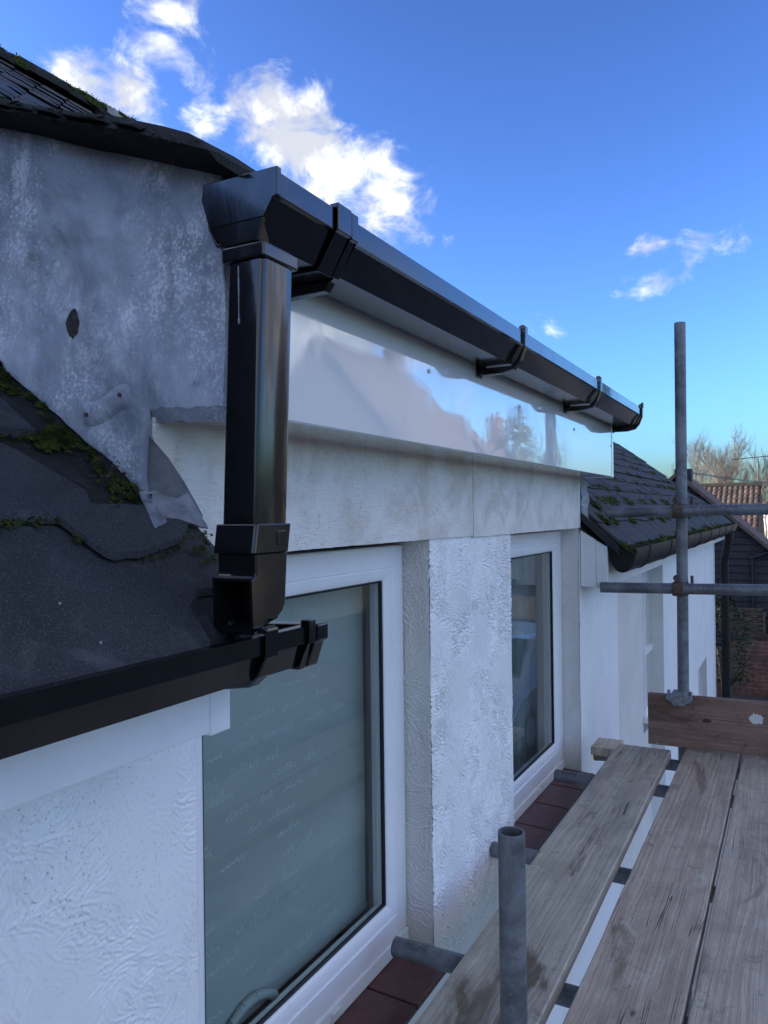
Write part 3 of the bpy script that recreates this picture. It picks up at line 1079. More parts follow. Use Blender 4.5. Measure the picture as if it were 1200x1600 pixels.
m = MB()
ys = [.695 + i * .05 for i in range(36)]
top = []
for y in ys:
    t = dz(y, .8)
    top.append([(.822, y, t - .004), (.80 + .006 * fb(y * 9, 1), y, t + .006 + .006 * fb(y * 12, 2)), (.82, y, t + (.030 if y > .72 else .008) + .007 * fb(y * 14, 3)), (.92, y, t + (.034 if y > .72 else .010)), (2.0, y, dz(y) + .012), (3.66, y, dz(y) + .012), (3.66, y, dz(y)), (2.0, y, dz(y) - .0), (.95, y, t - .008), (.822, y, t - .004)])
m.grid(top)
m.add(top[0][:-1], [tuple(range(len(top[0]) - 1))])
droof = build('dormer_roof', m, M['edge'], house, smooth=50)
m = MB()
for k in range(420):
    y = .71 + r3.random() * 1.1
    moss_clump(m, (.803 + r3.uniform(-.003, .02), y, dz(y, .8) + r3.uniform(.002, .018)), (-.7, 0, .7), r3.uniform(.002, .0045), 10, r3, .6)
for k in range(24):
    y = .82 + k * .055 + r3.uniform(-.012, .012)
    t = dz(y, .8)
    e = r3.uniform(.0, .010)
    m.add([(.797 - e, y, t + .016), (.797 - e * .6, y + .05, t + .016 + .016), (.90, y + .055, t + .040), (.90, y, t + .022), (.797 - e, y, t + .012), (.797 - e * .6, y + .05, t + .016 + .02)],
          [(0, 1, 2, 3), (0, 4, 5, 1), (0, 3, 4)])
for k in range(70):
    y = .80 + r3.random() * 1.0
    moss_clump(m, (.806 + r3.uniform(-.004, .02), y, dz(y, .8) + r3.uniform(.014, .024)), (-.5, 0, .85), r3.uniform(.006, .012), 40, r3, .5)
tag(build('moss', m, M['edge'], droof), kind='stuff')

# ---- lead cheek
LX = .9
def zmin_main(y):
    return roof_z(y) + .012 - (.02 if y < .93 else 0)
def lx(y, z):
    d = .013 * fb(y * 4.2, z * 3.6, 1.3) + .0045 * fb(y * 11, z * 8, 4)
    d += .006 * math.exp(-((z - .03) / .06) ** 2) * math.sin(y * 26)
    if y < .80:
        d += .010 * ((.80 - y) / .05) ** 2 * .3
    d += .007 * math.exp(-((y - .905) / .02) ** 2) * (1 if z < .17 else math.exp(-((z - .17) / .05) ** 2))
    return min(LX - .013 + d, LX - .0015)


m = MB()
def lead_grid(y0, y1, ny, zlo, zhi, nz):
    rows = []
    for j in range(nz + 1):
        r_ = []
        for i in range(ny + 1):
            y = y0 + (y1 - y0) * i / ny
            a, b = zlo(y), zhi(y)
            z = a + (b - a) * j / nz
            r_.append((lx(y, z), y, z))
        rows.append(r_)
    return rows


ztop = lambda y: dz(y, .8) + .004
A = lead_grid(.748, .902, 22, lambda y: .163 + .004 * fb(y * 40, 2) + .008 * (y - .75) / .15, ztop, 44)
m.grid(A)
B = lead_grid(.902, 1.75, 110, zmin_main, ztop, 80)
m.grid(B)
# folded bottom lip of the upper part (turned in and hanging ragged)
lip = A[0]
m.grid([lip, [(p[0] + .006, p[1], p[2] - .010) for p in lip], [(p[0] + .012, p[1], p[2] - .020 - .004 * fb(p[1] * 60, 7)) for p in lip]])
# front return of the box end
m.grid([[(p[0], p[1], p[2]) for p in [r[0] for r in A]], [(r[0][0] + .03, .7475, r[0][2]) for r in A]])
lead = build('lead_cladding', m, M['lead'], house, smooth=60)
sd = lead.modifiers.new('thick', 'SOLIDIFY')
sd.thickness = .0025
sd.offset = 0
# flap dressed round the corner on to the wall, and the apron on the slates
m = MB()
corner = [(.893, .900, .128), (.925, .8905, .094), (.958, .888, .056), (.985, .886, .020), (.999, .886, .001), (.992, .882, -.014), (.975, .880, -.026), (.94, .882, -.010), (.91, .889, .008), (.889, .897, .022), (.889, .9, .07)]
k = len(corner)
m.add([(.925, .884, .050), (.945, .883, .018)] + corner, [(0, 2 + i, 2 + (i + 1) % k) if i < 3 or i > 7 else (1, 2 + i, 2 + (i + 1) % k) for i in range(k)] + [(0, 5, 1), (0, 1, 10)])
fl = build('lead_flap', m, M['lead_dark'], house, smooth=70)
fl.modifiers.new('thick', 'SOLIDIFY').thickness = .002
m = MB()
rows = []
for i in range(11):
    t = i / 10
    row_ = []
    for j in range(11):
        u = j / 10
        # corners: top-left, top-right, bottom-right, bottom-left on the slates
        x = (.872 + .092 * u) * (1 - t) + (.842 + .118 * u) * t
        y = (.902 - .012 * u) * (1 - t) + (.838 + .014 * math.sin(u * 3)) * t
        crease = .006 * math.exp(-((u - .35 + .3 * t) / .08) ** 2)
        row_.append((x, y, roof_z(y) + .021 + crease + .003 * fb(i * .5, j * .5, 3) + .016 * (1 - t) * u))
    rows.append(row_)
m.grid(rows)
M['lead_mid'] = simple('dull_lead', (.20, .21, .235), .55, var=.45, scale=26, bump=.003)
ap = build('lead_apron', m, M['lead_mid'], house, smooth=70)
sd = ap.modifiers.new('thick', 'SOLIDIFY')
sd.thickness = .003

# worn hole, soldered patch and nails in the lead
m = MB()
k = 22
cy_, cz_ = 1.066, .325
m.add([(lx(cy_, cz_) - .0022, cy_, cz_)] + [(lx(cy_ + .016 * math.cos(a), cz_ + .027 * math.sin(a)) - .002, cy_ + (.0140 + .0035 * fb(1.3 * math.cos(a), 1.3 * math.sin(a), 2)) * math.cos(a), cz_ + (.0235 + .005 * fb(1.6 * math.cos(a), 1.6 * math.sin(a), 5)) * math.sin(a) - .004 * math.cos(a)) for i, a in enumerate([6.283 * q / k for q in range(k)])], [(0, 1 + i, 1 + (i + 1) % k) for i in range(k)])
M['hole'] = simple('worn_hole', (.045, .036, .032), .8, var=.6, scale=80, bump=.002)
build('worn_hole', m, M['hole'], lead)
m = MB()
rows = []
for i in range(13):
    u = i / 12
    r_ = []
    for j in range(7):
        v = j / 6
        y = .935 + .115 * u
        z = .193 - .026 * u - .020 + .042 * v + .004 * math.sin(u * 7)
        e = (math.sin(math.pi * u) ** .4) * (math.sin(math.pi * v) ** .5) if 0 < u < 1 and 0 < v < 1 else 0
        r_.append((lx(y, z) - .001 - .0065 * e, y, z))
    rows.append(r_)
m.grid(rows)
build('soldered_patch', m, M['lead'], lead, smooth=80)
for (y, z) in ((1.034, .170), (.955, .196)):
    m = MB()
    m.tube((lx(y, z) - .009, y, z), (lx(y, z) + .002, y, z), .0036, 10)
    build('nail_head', m, M['rust'], lead)

# ---- eaves: left fascia and right boxed eaves
m = MB()
m.box(-6, .868, .760, .780, -.318, -.15)
m.box(-6, .868, .781, .910, -.318, -.306)
build('eaves_fascia', m, M['upvc'], house, bevel=.003)
build('fascia_cap', MB().box(.866, .911, .7575, .912, -.322, -.13), M['upvc'], house, bevel=.003)
m = MB()
m.box(3.63, 10.14, .779, .80, -.353, -.16)
m.box(3.63, 10.14, .80, .91, -.353, -.342)
build('eaves_fascia', m, M['upvc_matt'], house, bevel=.002)
build('box_end', MB().prism([(.776, -.356), (.8285, -.356), (.8285, -.135), (.776, -.165)], 'x', 3.616, 3.64), M['upvc'], house, bevel=.002)
build('box_end', MB().prism([(.8300, -.354), (.900, -.352), (.900, -.088), (.8300, -.132)], 'x', 3.617, 3.64), M['upvc'], house, bevel=.002)
# undercloak of the right verge and a dressed soaker
m = MB()
m.prism([(.686, -.190), (.686, -.180), (.93, .044), (.93, .030)], 'x', 3.622, 3.70)
m.prism([(.70, -.197), (.70, -.188), (.93, .022), (.93, .008)], 'x', 3.612, 3.68)
build('undercloak', m, M['slate'], house)
m = MB()
m.grid([[(3.607 + .012 * s, .892 - .03 * s + .01 * fb(t * 3, s), .15 - .17 * t - .012 * s) for s in (0, .5, 1)] for t in [i / 8 for i in range(9)]])
sk = build('lead_soaker', m, M['lead'], house, smooth=60)
sk.modifiers.new('thick', 'SOLIDIFY').thickness = .003

# ---------------------------------------------------------------- upper gutter (square section)
GX0, GX1 = .858, 3.655
def gprofile(grow=0.0, yo=0.0, zo=0.0, zs=None):
    g_ = grow
    zs = (.74 if zo else 1.0) if zs is None else zs
    pts = _gp(g_, yo)
    if zo:      # the eaves gutter has a steeper, squarer front
        pts[3] = (.6415 - g_ * .8 + yo, pts[3][1])
    return [(y, .470 + (z - .470) * zs + zo) for y, z in pts]


def _gp(g_, yo, zo=0.0):
    return [(.745 + g_ + yo, .462 + zo), (.742 + g_ + yo, .413 + zo), (.728 + g_ * .7 + yo, .388 - g_ + zo), (.657 - g_ * .5 + yo, .388 - g_ + zo),
            (.629 - g_ + yo, .434 + zo), (.622 - g_ + yo, .436 + zo), (.6215 - g_ + yo, .470 + zo)]


def channel(name, x0, x1, parent, yo=0, zo=0, ends=()):
    out = gprofile(0, yo, zo)
    th = .003
    inn = [(out[6][0] + .012, out[6][1] + .001), (out[6][0] + .012, out[6][1] - .006), (out[6][0] + .004, out[6][1] - .008), (out[5][0] + .004, out[5][1] + .003), (out[4][0] + th, out[4][1] + .001), (out[3][0] + .002, out[3][1] + th),
           (out[2][0] - .002, out[2][1] + th), (out[1][0] - th, out[1][1]), (out[0][0] - th, out[0][1])]
    mb = MB()
    mb.prism(out + inn, 'x', x0, x1)
    return build(name, mb, M['black'], parent, smooth=20)


ug = thing('roof_gutter', 'new black square-section gutter along the dormer fascia', 'gutter', (2.2, .69, .388))
channel('channel', GX0 + .085, GX1, ug)
# running outlet at the near end: closed end wall, hopper bottom and spigot
pr = gprofile(.003)
m = MB()
m.prism(pr + [(p[0], p[1]) for p in [(pr[6][0] + .012, pr[6][1]), (pr[6][0] + .006, pr[6][1] - .012), (pr[4][0] + .004, pr[4][1]), (pr[3][0] + .003, pr[3][1] + .004), (pr[2][0] - .003, pr[2][1] + .004), (pr[1][0] - .003, pr[1][1]), (pr[0][0] - .003, pr[0][1])]], 'x', GX0, 1.0)
m.prism([(.748, .477), (.752, .455), (.738, .411), (.641, .411), (.6255, .4345), (.6178, .4365), (.6172, .476)], 'x', GX0 - .006, GX0 + .004)
# taper from end wall to the spigot
a = [(GX0 - .005, .738, .411), (GX0 - .005, .641, .411), (.940, .662, .390), (.940, .728, .390)]
b = [(.8535, .7165, .381), (.8535, .6525, .381), (.9375, .664, .381), (.9375, .7165, .381)]
m.add(a + b, [(0, 1, 5, 4), (1, 2, 6, 5), (2, 3, 7, 6), (3, 0, 4, 7), (4, 5, 6, 7)])
build('outlet', m, M['black'], ug, bevel=.003)
m = MB()
m.box(.8535, .9375, .6425, .7165, .358, .380)
build('spigot', m, M['black'], ug, bevel=.003)


def gutter_band(x0, x1, parent, name, grow, yo=0, zo=0, arm=True, fy=FY):
    """strap clipped over the lip and carried under the gutter to the fascia"""
    o = gprofile(grow, yo, zo)
    mb = MB()
    i = gprofile(grow - .005, yo, zo)
    lipo = [(o[6][0], o[6][1] + .008), (o[6][0] + .016, o[6][1] + .008)]
    lipi = [(i[6][0] + .012, i[6][1] + .001), (i[6][0], i[6][1] + .001)]
    mb.prism(o[1:] + lipo + lipi + list(reversed(i[1:])), 'x', x0, x1)
    return mb


m = gutter_band(1.003, 1.043, ug, 'union', .009)
m.prism([(.752, .405), (.752, .36), (.67, .362), (.66, .376), (.67, .384)], 'x', 1.050, 1.068)
build('union_bracket', m, M['black'], ug, bevel=.002)
m = gutter_band(1.049, 1.069, ug, 'union', .006)
build('union_clip', m, M['black'], ug, bevel=.002)


def fascia_bracket(x, parent, yo=0, zo=0, fy=FY, wd=.022):
    m = MB()
    y = lambda v: v + yo
    z = lambda v: .470 + (v - .470) * (.74 if zo else 1.0) + zo
    pts = [(fy - .001, z(.412)), (fy - .001, z(.366)), (y(.685), z(.366)), (y(.648), z(.374)), (y(.630), z(.395)), (y(.6155), z(.432)), (y(.6140), z(.482)), (y(.622), z(.487)), (y(.632), z(.484)), (y(.632), z(.474)), (y(.6195), z(.474)), (y(.6200), z(.434)), (y(.637), z(.402)), (y(.655), z(.384)), (y(.73), z(.384)), (y(.735), z(.412))]
    m.prism(pts, 'x', x, x + wd)
    m.box(x - .008, x + wd + .008, fy - .005, fy - .0005, z(.362), z(.415))
    return build('bracket', m, M['black'], parent, bevel=.002)


for x in (1.925, 2.79):
    fascia_bracket(x, ug)
b = fascia_bracket(3.63, ug)
m = MB()
p_ = gprofile(.004)
m.prism(p_, 'x', GX1 - .012, GX1 + .022)
build('stop_end', m, M['black'], ug, bevel=.003)
build('lip_catch', MB().tube((GX1 - .02, .616, .468), (GX1 - .02, .616, .492), .006, 10), M['black'], ug, bevel=.001)

# ---------------------------------------------------------------- downpipe
dp = thing('downpipe', 'black square downpipe dropping from the dormer gutter with a shoe', 'downpipe', (.89, .68, -.16))
def sq_pipe(mb, x0, x1, yt, yb, wy, zt, zb, cr=.010):
    """square tube with rounded corners, top/bottom y offset"""
    def ring(x0_, x1_, y0, y1, z, c):
        pts = []
        for cx, cy, a0 in ((x1_ - c, y1 - c, 0), (x0_ + c, y1 - c, 90), (x0_ + c, y0 + c, 180), (x1_ - c, y0 + c, 270)):
            for k in range(5):
                a = math.radians(a0 + k * 22.5)
                pts.append((cx + c * math.cos(a), cy + c * math.sin(a), z))
        return pts
    r1, r0 = ring(x0, x1, yt, yt + wy, zt, cr), ring(x0 - .006, x1 - .006, yb, yb + wy, zb, cr)
    n = len(r1)
    mb.add(r1 + r0, [(i, (i + 1) % n, n + (i + 1) % n, n + i) for i in range(n)] + [tuple(range(n)), tuple(range(2 * n - 1, n - 1, -1))])


m = MB()
sq_pipe(m, .8585, .9325, .6465, .6585, .066, .3575, -.03)
build('pipe', m, M['black'], dp, smooth=30)
m = MB()
sq_pipe(m, .8470, .9290, .6535, .6545, .0755, -.012, -.053, .006)
so = build('socket', m, M['black'], dp, bevel=.0015)
build('socket_mark', MB().box(.892, .914, .6525, .6545, -.043, -.022), M['black'], so, bevel=.0015)
# shoe: vertical body kicking out towards the camera's side, square open mouth
m = MB()
side = [(.8505, -.0525), (.9255, -.0525), (.919, -.128), (.913, -.138), (.897, -.148), (.842, -.163), (.8395, -.089), (.8505, -.083)]
yA, yB = .6595, .7275
n = len(side)
m.add([(x, yA, z) for x, z in side] + [(x, yB, z) for x, z in side],
      [tuple(range(n)), tuple(range(2 * n - 1, n - 1, -1))] + [(i, (i + 1) % n, n + (i + 1) % n, n + i) for i in range(n) if i != 5])
# mouth rim and dark throat
x_, t_ = .838, .003
o4 = [(x_ + .004, yA - .001, -.1645), (x_ + .004, yB + .001, -.1645), (x_ + .001, yB + .001, -.087), (x_ + .001, yA - .001, -.087)]
i4 = [(x_ + .004, yA + t_, -.161), (x_ + .004, yB - t_, -.161), (x_ + .001, yB - t_, -.0905), (x_ + .001, yA + t_, -.0905)]
b4 = [(x_ + .065, yA + t_, -.148), (x_ + .065, yB - t_, -.148), (x_ + .065, yB - t_, -.092), (x_ + .065, yA + t_, -.092)]
m.add(o4 + i4, [(i, (i + 1) % 4, 4 + (i + 1) % 4, 4 + i) for i in range(4)])
shoe = build('shoe', m, M['black'], dp, bevel=.0025)
m = MB()
m.add(i4 + b4, [(i, (i + 1) % 4, 4 + (i + 1) % 4, 4 + i) for i in range(4)] + [(4, 5, 6, 7)])
build('throat', m, M['throat'], shoe)
# a dried drip of sealant down the pipe
m = MB()
for a, b_, r0 in (((.8572, .690, .352), (.8568, .6895, .31), .0012), ((.8568, .6895, .31), (.8563, .6893, .276), .0009), ((.8563, .6893, .278), (.8562, .6892, .270), .0016)):
    m.tube(a, b_, r0, 6)
build('sealant_drip', m, M['clip'], dp)

# ---------------------------------------------------------------- lower gutter
lg = thing('eaves_gutter', 'black square-section eaves gutter under the left-hand slate slope', 'gutter', (0, .69, -.24))
LZ = -.631
channel('channel', -6, .965, lg, .006, LZ)
fascia_bracket(.822, lg, .006, LZ, fy=.7595, wd=.026)
fascia_bracket(.02, lg, .006, LZ, fy=.7595, wd=.026)
m = gutter_band(.925, .941, lg, 'u', .006, .006, LZ)
build('end_clip', m, M['black'], lg, bevel=.002)
m = MB()
m.prism(gprofile(.006, .006, LZ), 'x', .946, .976)
build('stop_end', m, M['black'], lg, bevel=.003)

# ---------------------------------------------------------------- right-hand half-round gutter and its downpipe
rg = thing('half_round_gutter', 'weathered black half-round gutter under the mossy right-hand slates', 'gutter', (6.8, .71, -.285))
m = MB()
def hr(rad, dep, n=14):
    return [(.712 + rad * math.cos(math.pi * k / n), -.172 - dep * math.sin(math.pi * k / n)) for k in range(n + 1)]
m.prism(hr(.063, .112) + list(reversed(hr(.059, .107))), 'x', 3.632, 10.3)
m.prism(hr(.063, .112), 'x', 3.628, 3.636)
build('channel', m, M['black_old'], rg, smooth=40)
for x in (4.0, 4.75, 5.5, 6.3, 7.1, 7.9, 8.7, 9.5):
    m = MB()
    m.prism(hr(.067, .116) + list(reversed(hr(.0635, .1125))), 'x', x, x + .03)
    build('bracket', m, M['black_old'], rg)
tag(build('gutter_outlet', MB().tube((10.2, .735, -.30), (10.2, .735, -.24), .05, 14), M['black_old'], rg))
m = MB()
m.tube((10.2, .735, -.36), (10.2, .735, -.30), .05, 14)
m.tube((10.2, .735, -.33), (10.2, .79, -.62), .045, 14)
m.tube((10.2, .79, -.60), (10.2, .79, -H + .05), .045, 14)
fd = thing('far_downpipe', 'tall round black downpipe at the far corner of the cottage', 'downpipe', (10.2, .79, -H))
build('pipe', m, M['black_old'], fd, smooth=50)
build('pipe_collar', MB().tube((10.2, .79, -1.66), (10.2, .79, -1.60), .055, 14).box(10.1, 10.2, .80, .90, -1.65, -1.61), M['black_old'], fd, smooth=50)

# ---------------------------------------------------------------- blind and curtain behind the glass
bl = thing('roller_blind', 'pale green-grey roller blind printed with handwriting behind the near window', 'blind', (1.4, 1.075, -1.08))
BX0, BX1, BY = 1.03, 1.865, 1.075
build('fabric', MB().grid([[(x, BY + .003 * math.sin(x * 7), z) for x in np.linspace(BX0, BX1, 14)] for z in np.linspace(-1.085, -.1, 8)]), M['blind'], bl, smooth=60)
build('bottom_bar', MB().box(BX0, BX1, BY - .004, BY + .008, -1.10, -1.082), M['blind'], bl, bevel=.003)
rs = random.Random(31)
sm_ = MB()
z = -.36
while z > -1.06:
    x = BX0 + rs.uniform(.06, .12)
    while x < BX1 - .16:
        wl = rs.uniform(.03, .11)
        if rs.random() < .62:
            n = int(wl / .0016)
            ph, tall = rs.uniform(0, 6), 0
            prev = None
            for i in range(n):
                t = i * .0016
                if i % 9 == 0:
                    tall = rs.choice((0, 0, 0, 1.6, -1.5, .9)) 
                    amp = rs.uniform(.003, .009)
                ay = amp * math.sin(t * 2 * math.pi / .016 + ph) + (tall * amp * max(0, math.sin(t * 2 * math.pi / .016 + ph)))
                p = (x + t + .45 * ay + .0022 * math.sin(t * 4 * math.pi / .016), z + ay + .0025 * math.sin(t * 30))
                if prev:
                    dx, dz_ = p[0] - prev[0], p[1] - prev[1]
                    L = math.hypot(dx, dz_) or 1
                    hw = .0008
                    nx, nz = -dz_ / L * hw, dx / L * hw
                    yb = BY - .0012 + .003 * math.sin(p[0] * 7)
                    sm_.add([(prev[0] - nx, yb, prev[1] - nz), (p[0] - nx, yb, p[1] - nz), (p[0] + nx, yb, p[1] + nz), (prev[0] + nx, yb, prev[1] + nz)], [(0, 1, 2, 3)])
                prev = p
        x += wl + rs.uniform(.012, .05)
    z -= rs.uniform(.040, .056)
build('printed_script', sm_, M['script'], bl)
cu = thing('curtain', 'grey curtain hanging inside the second window', 'curtain', (3.5, 1.12, -1.2))
build('drape', MB().grid([[(x, 1.13 + .014 * math.sin(x * 75) + .006 * math.sin(x * 31 + 1), z) for x in np.linspace(3.30, 3.62, 60)] for z in (-1.2, -.6, -.1)]), M['curtain'], cu, smooth=80)
cu2 = thing('net_curtain', 'pale net curtain across the middle of the second window', 'curtain', (3.1, 1.2, -1.2))
build('drape', MB().grid([[(x, 1.17 + .008 * math.sin(x * 55), z) for x in np.linspace(2.62, 3.32, 80)] for z in (-.42, -.26, -.1)]), M['curtain'], cu2, smooth=80)

# ---------------------------------------------------------------- scaffold
BZ = -1.05
def board(name, x0, x1, y0a, y1a, skew, mt, label, seed, z1=BZ, th=.038):
    """plank with slightly worn edges; y range given at x = 1.5, skew = dy/dx"""
    mb = MB()
    n = 60
    rows = []
    for i in range(n + 1):
        x = x0 + (x1 - x0) * i / n
        o = skew * (x - 1.5)
        e0 = .0016 * fb(x * 4, seed) + .0006 * fb(x * 30, seed)
        e1 = .0016 * fb(x * 4, seed + 5) + .0006 * fb(x * 30, seed + 4)
        zz = z1 + .0015 * fb(x * 1.1, seed + 8)
        a, b_ = y0a + o + e0, y1a + o + e1
        c = .0035
        rows.append([(x, a + c, zz), (x, a, zz - c), (x, a, zz - th + c), (x, a + c, zz - th), (x, b_ - c, zz - th), (x, b_, zz - th + c), (x, b_, zz - c), (x, b_ - c, zz), (x, (a + b_) / 2, zz + .0008 * fb(x * 3, seed + 2)), (x, a + c, zz)])
    mb.grid(rows)
    for k in (0, -1):
        mb.add(rows[k][:-1], [tuple(range(9))])
    o = build(name, mb, mt, origin=((x0 + x1) / 2, (y0a + y1a) / 2, z1 - th), smooth=40)
    return tag(o, label, 'board', 'planks of the scaffold platform')


board('scaffold_board', -.35, 3.555, .4815, .7085, .0095, M['wood1'], 'grey scaffold plank nearest the wall with dark wet stains', 1)
board('scaffold_board', -.35, 3.80, .2215, .4375, .004, M['wood2'], 'pinkish brown scaffold plank in the middle of the platform', 2)
board('scaffold_board', -.35, 3.80, -.012, .2105, .004, M['wood3'], 'pale grained scaffold plank at the right edge of the picture', 3)
sb = board('scaffold_board', 3.465, 3.62, .715, .828, 0, M['wood3'], 'short scaffold plank end beyond the wall-side plank, against the wall', 4, z1=-1.052)

tb = MB()
n = 40
rows = []
for i in range(n + 1):
    y = .600 - 1.35 * i / n
    tz = -.0055 * (.6 - y) + 0
    zt, zb = -.818 + .017 * (.6 - y) + .0012 * fb(y * 4, 2), -1.0435 + .012 * (.6 - y)
    c = .004
    rows.append([(3.585, y, zb + c), (3.585, y, zt - c), (3.589, y, zt), (3.619, y, zt), (3.623, y, zt - c), (3.623, y, zb + c), (3.619, y, zb), (3.589, y, zb), (3.585, y, zb + c)])
tb.grid(rows)
for k in (0, -1):
    tb.add(rows[k][:-1], [tuple(range(8))])
tag(build('toe_board', tb, M['wood4'], smooth=40), 'brown plank set on edge as toe board across the platform end', 'board')
# a torn white paper label on the toe board
lab = MB()
k = 26
cy_, cz_ = .163, -.882
pts = [(3.5835, cy_ + (.024 + .009 * fb(i * .8, 3)) * math.cos(6.283 * i / k) * 1.15, cz_ + (.022 + .010 * fb(i * .9, 8)) * math.sin(6.283 * i / k)) for i in range(k)]
lab.add(pts + [(3.5845, p[1], p[2]) for p in pts], [tuple(range(k))] + [(i, (i + 1) % k, k + (i + 1) % k, k + i) for i in range(k)])
tag(build('paper_label', lab, M['white_far']), 'torn white paper remnant stuck on the toe board', 'label')

R = .02415
def pole(name, p0, p1, label, group):
    o = build(name, MB().tube(p0, p1, R, 28, inner=R - .004), M['galv'], smooth=40)
    return tag(o, label, 'scaffold tube', group)


pole('scaffold_standard', (1.325, .4585, -H + .11), (1.318, .4580, -.572), 'short upright scaffold tube in the foreground ending above the planks', 'upright scaffold tubes')
pole('scaffold_standard', (3.652, .466, -H + .11), (3.652, .453, .838), 'tall upright scaffold tube beside the far toe board', 'upright scaffold tubes')
pole('scaffold_rail', (3.602, .771, -.005), (3.607, -.75, .008), 'upper horizontal scaffold tube crossing the tall upright', 'horizontal scaffold tubes')
pole('scaffold_rail', (3.602, .805, -.3515), (3.607, -.75, -.325), 'lower horizontal scaffold tube crossing the tall upright', 'horizontal scaffold tubes')
TZ = BZ - .038 - R - .001
for x, ye, lab_ in ((1.75, .925, 'scaffold cross tube ending on the near window sill'), (2.403, .900, 'scaffold cross tube butting the pier between the windows'),
                    (3.20, .915, 'scaffold cross tube ending on the second window sill'), (3.55, .822, 'scaffold cross tube with a yellow end cap by the short plank')):
    pole('scaffold_transom', (x, ye, TZ), (x + .01, -.75, TZ), lab_, 'scaffold cross tubes under the planks')
# yellow end cap
M['yellow'] = simple('yellow_cap', (.36, .20, .02), .6, var=.3, scale=60)
cap = build('tube_cap', MB().tube((3.55, .812, TZ), (3.55, .832, TZ), R + .0022, 20), M['yellow'], bevel=.002, smooth=40)
tag(cap, 'yellow plastic cap on the end of a scaffold cross tube', 'cap')

def coupler(x, y, z, label):
    c = thing('scaffold_coupler', label, 'coupler', (x, y, z - .03), 'couplers on the tall upright')
    b_ = MB()
    b_.tube((3.652, .4615, z - .030), (3.652, .4615, z + .030), R + .007, 20)
    build('upright_band', b_, M['rust'], c, smooth=50, bevel=.002)
    b2 = MB()
    b2.tube((3.604, y + .0, z), (3.604, y + .046, z), R + .007, 20)
    build('rail_band', b2, M['rust'], c, smooth=50, bevel=.002)
    b3 = MB()
    b3.tube((3.60, y + .030, z + .018), (3.60, y + .030, z + .062), .0075, 8)
    b3.tube((3.60, y + .030, z + .040), (3.60, y + .030, z + .056), .0135, 6)
    build('bolt', b3, M['rust'], c)
    build('bolt', MB().tube((3.645, y - .030, z + .01), (3.645, y - .030, z + .058), .0065, 8), M['rust'], c)
    return c


coupler(3.62, .442, -.003, 'rusty coupler joining the upper rail to the tall upright')
coupler(3.62, .445, -.348, 'rusty coupler joining the lower rail to the tall upright')
# board clip on the toe board
cl = thing('board_clip', 'galvanised clip holding the toe board to the tall upright', 'clip', (3.6, .468, -.86))
m = MB()
m.prism([(.525, -.822), (.520, -.838), (.500, -.846), (.492, -.858), (.447, -.860), (.440, -.848), (.418, -.842), (.410, -.826), (.418, -.812), (.515, -.808)], 'x', 3.574, 3.584)
build('jaw', m, M['clip'], cl, bevel=.003)
m = MB()
m.box(3.576, 3.66, .43, .50, -.814, -.804)
m.tube((3.60, .512, -.82), (3.60, .512, -.795), .008, 8)
m.tube((3.60, .422, -.82), (3.60, .422, -.797), .008, 8)
build('strap', m, M['clip'], cl, bevel=.002)

# ---------------------------------------------------------------- dark weatherboarded house at the end of the row
bh = thing('weatherboard_house', 'black weatherboarded gable house beyond the cottage', 'house', (18, 1.9, -H))
AX, AY, AZ = 16.0, 2.05, .72       # gable apex
SLG = .90
BX = 17.6
yr = lambda z: AY - (AZ - z) / SLG
build('wall', MB().add([(AX + .04, -1.6, -H), (AX + .04, 5.7, -H), (AX + .04, 5.7, -2.6), (AX + .04, AY, AZ - .1), (AX + .04, -1.6, -2.6),
                        (BX, -1.6, -H), (BX, 5.7, -H), (BX, 5.7, -2.6), (BX, AY, AZ - .1), (BX, -1.6, -2.6)],
                       [(0, 1, 2, 3, 4), (5, 9, 8, 7, 6), (0, 4, 9, 5), (1, 6, 7, 2), (2, 7, 8, 3), (3, 8, 9, 4)]), M['dark_board'], bh)
z = -2.0
while z < AZ - .25:
    ya, yb = max(-1.6, yr(z) - .0), min(5.7, 2 * AY - yr(z))
    m = MB()
    m.prism([(AX + .038, z), (AX - .022, z), (AX + .012, z + .145), (AX + .038, z + .145)], 'y', ya + .12, yb - .12)
    build('weatherboard', m, M['dark_board'], bh)
    z += .135
m = MB()
for s in (-1, 1):
    e = AY + s * 4.0
    m.add([(15.75, AY, AZ + .02), (BX + .2, AY, AZ + .02), (BX + .2, e, AZ + .02 - 4 * SLG), (15.75, e, AZ + .02 - 4 * SLG), (15.75, AY, AZ - .06), (BX + .2, AY, AZ - .06), (BX + .2, e, AZ - .06 - 4 * SLG), (15.75, e, AZ - .06 - 4 * SLG)],
          [(0, 1, 2, 3), (4, 7, 6, 5), (0, 3, 7, 4), (1, 5, 6, 2), (3, 2, 6, 7)])
rf = build('roof', m, M['tile_roof'], bh)
for s in (-1, 1):
    m = MB()
    e = AY + s * 4.0
    m.add([(15.74, AY, AZ + .03), (15.74, e, AZ + .03 - 4 * SLG), (15.74, e, AZ - .045 - 4 * SLG), (15.74, AY, AZ - .045), (15.78, AY, AZ + .03), (15.78, e, AZ + .03 - 4 * SLG), (15.78, e, AZ - .045 - 4 * SLG), (15.78, AY, AZ - .045)],
          [(0, 1, 2, 3), (4, 7, 6, 5), (0, 4, 5, 1), (3, 2, 6, 7)])
    build('bargeboard', m, M['trim_wood'], bh)
m = MB()
m.box(16.2, 16.5, AY - .22, AY + .10, AZ - .3, AZ + .10)
m.tube((16.35, AY - .06, AZ + .10), (16.35, AY - .06, AZ + .32), .05, 10)
build('chimney', m, M['dark_board'], rf)
build('corner_post', MB().box(AX - .02, AX + .03, .72, .80, -2.4, -.75), M['dark_board'], bh)
m = MB()
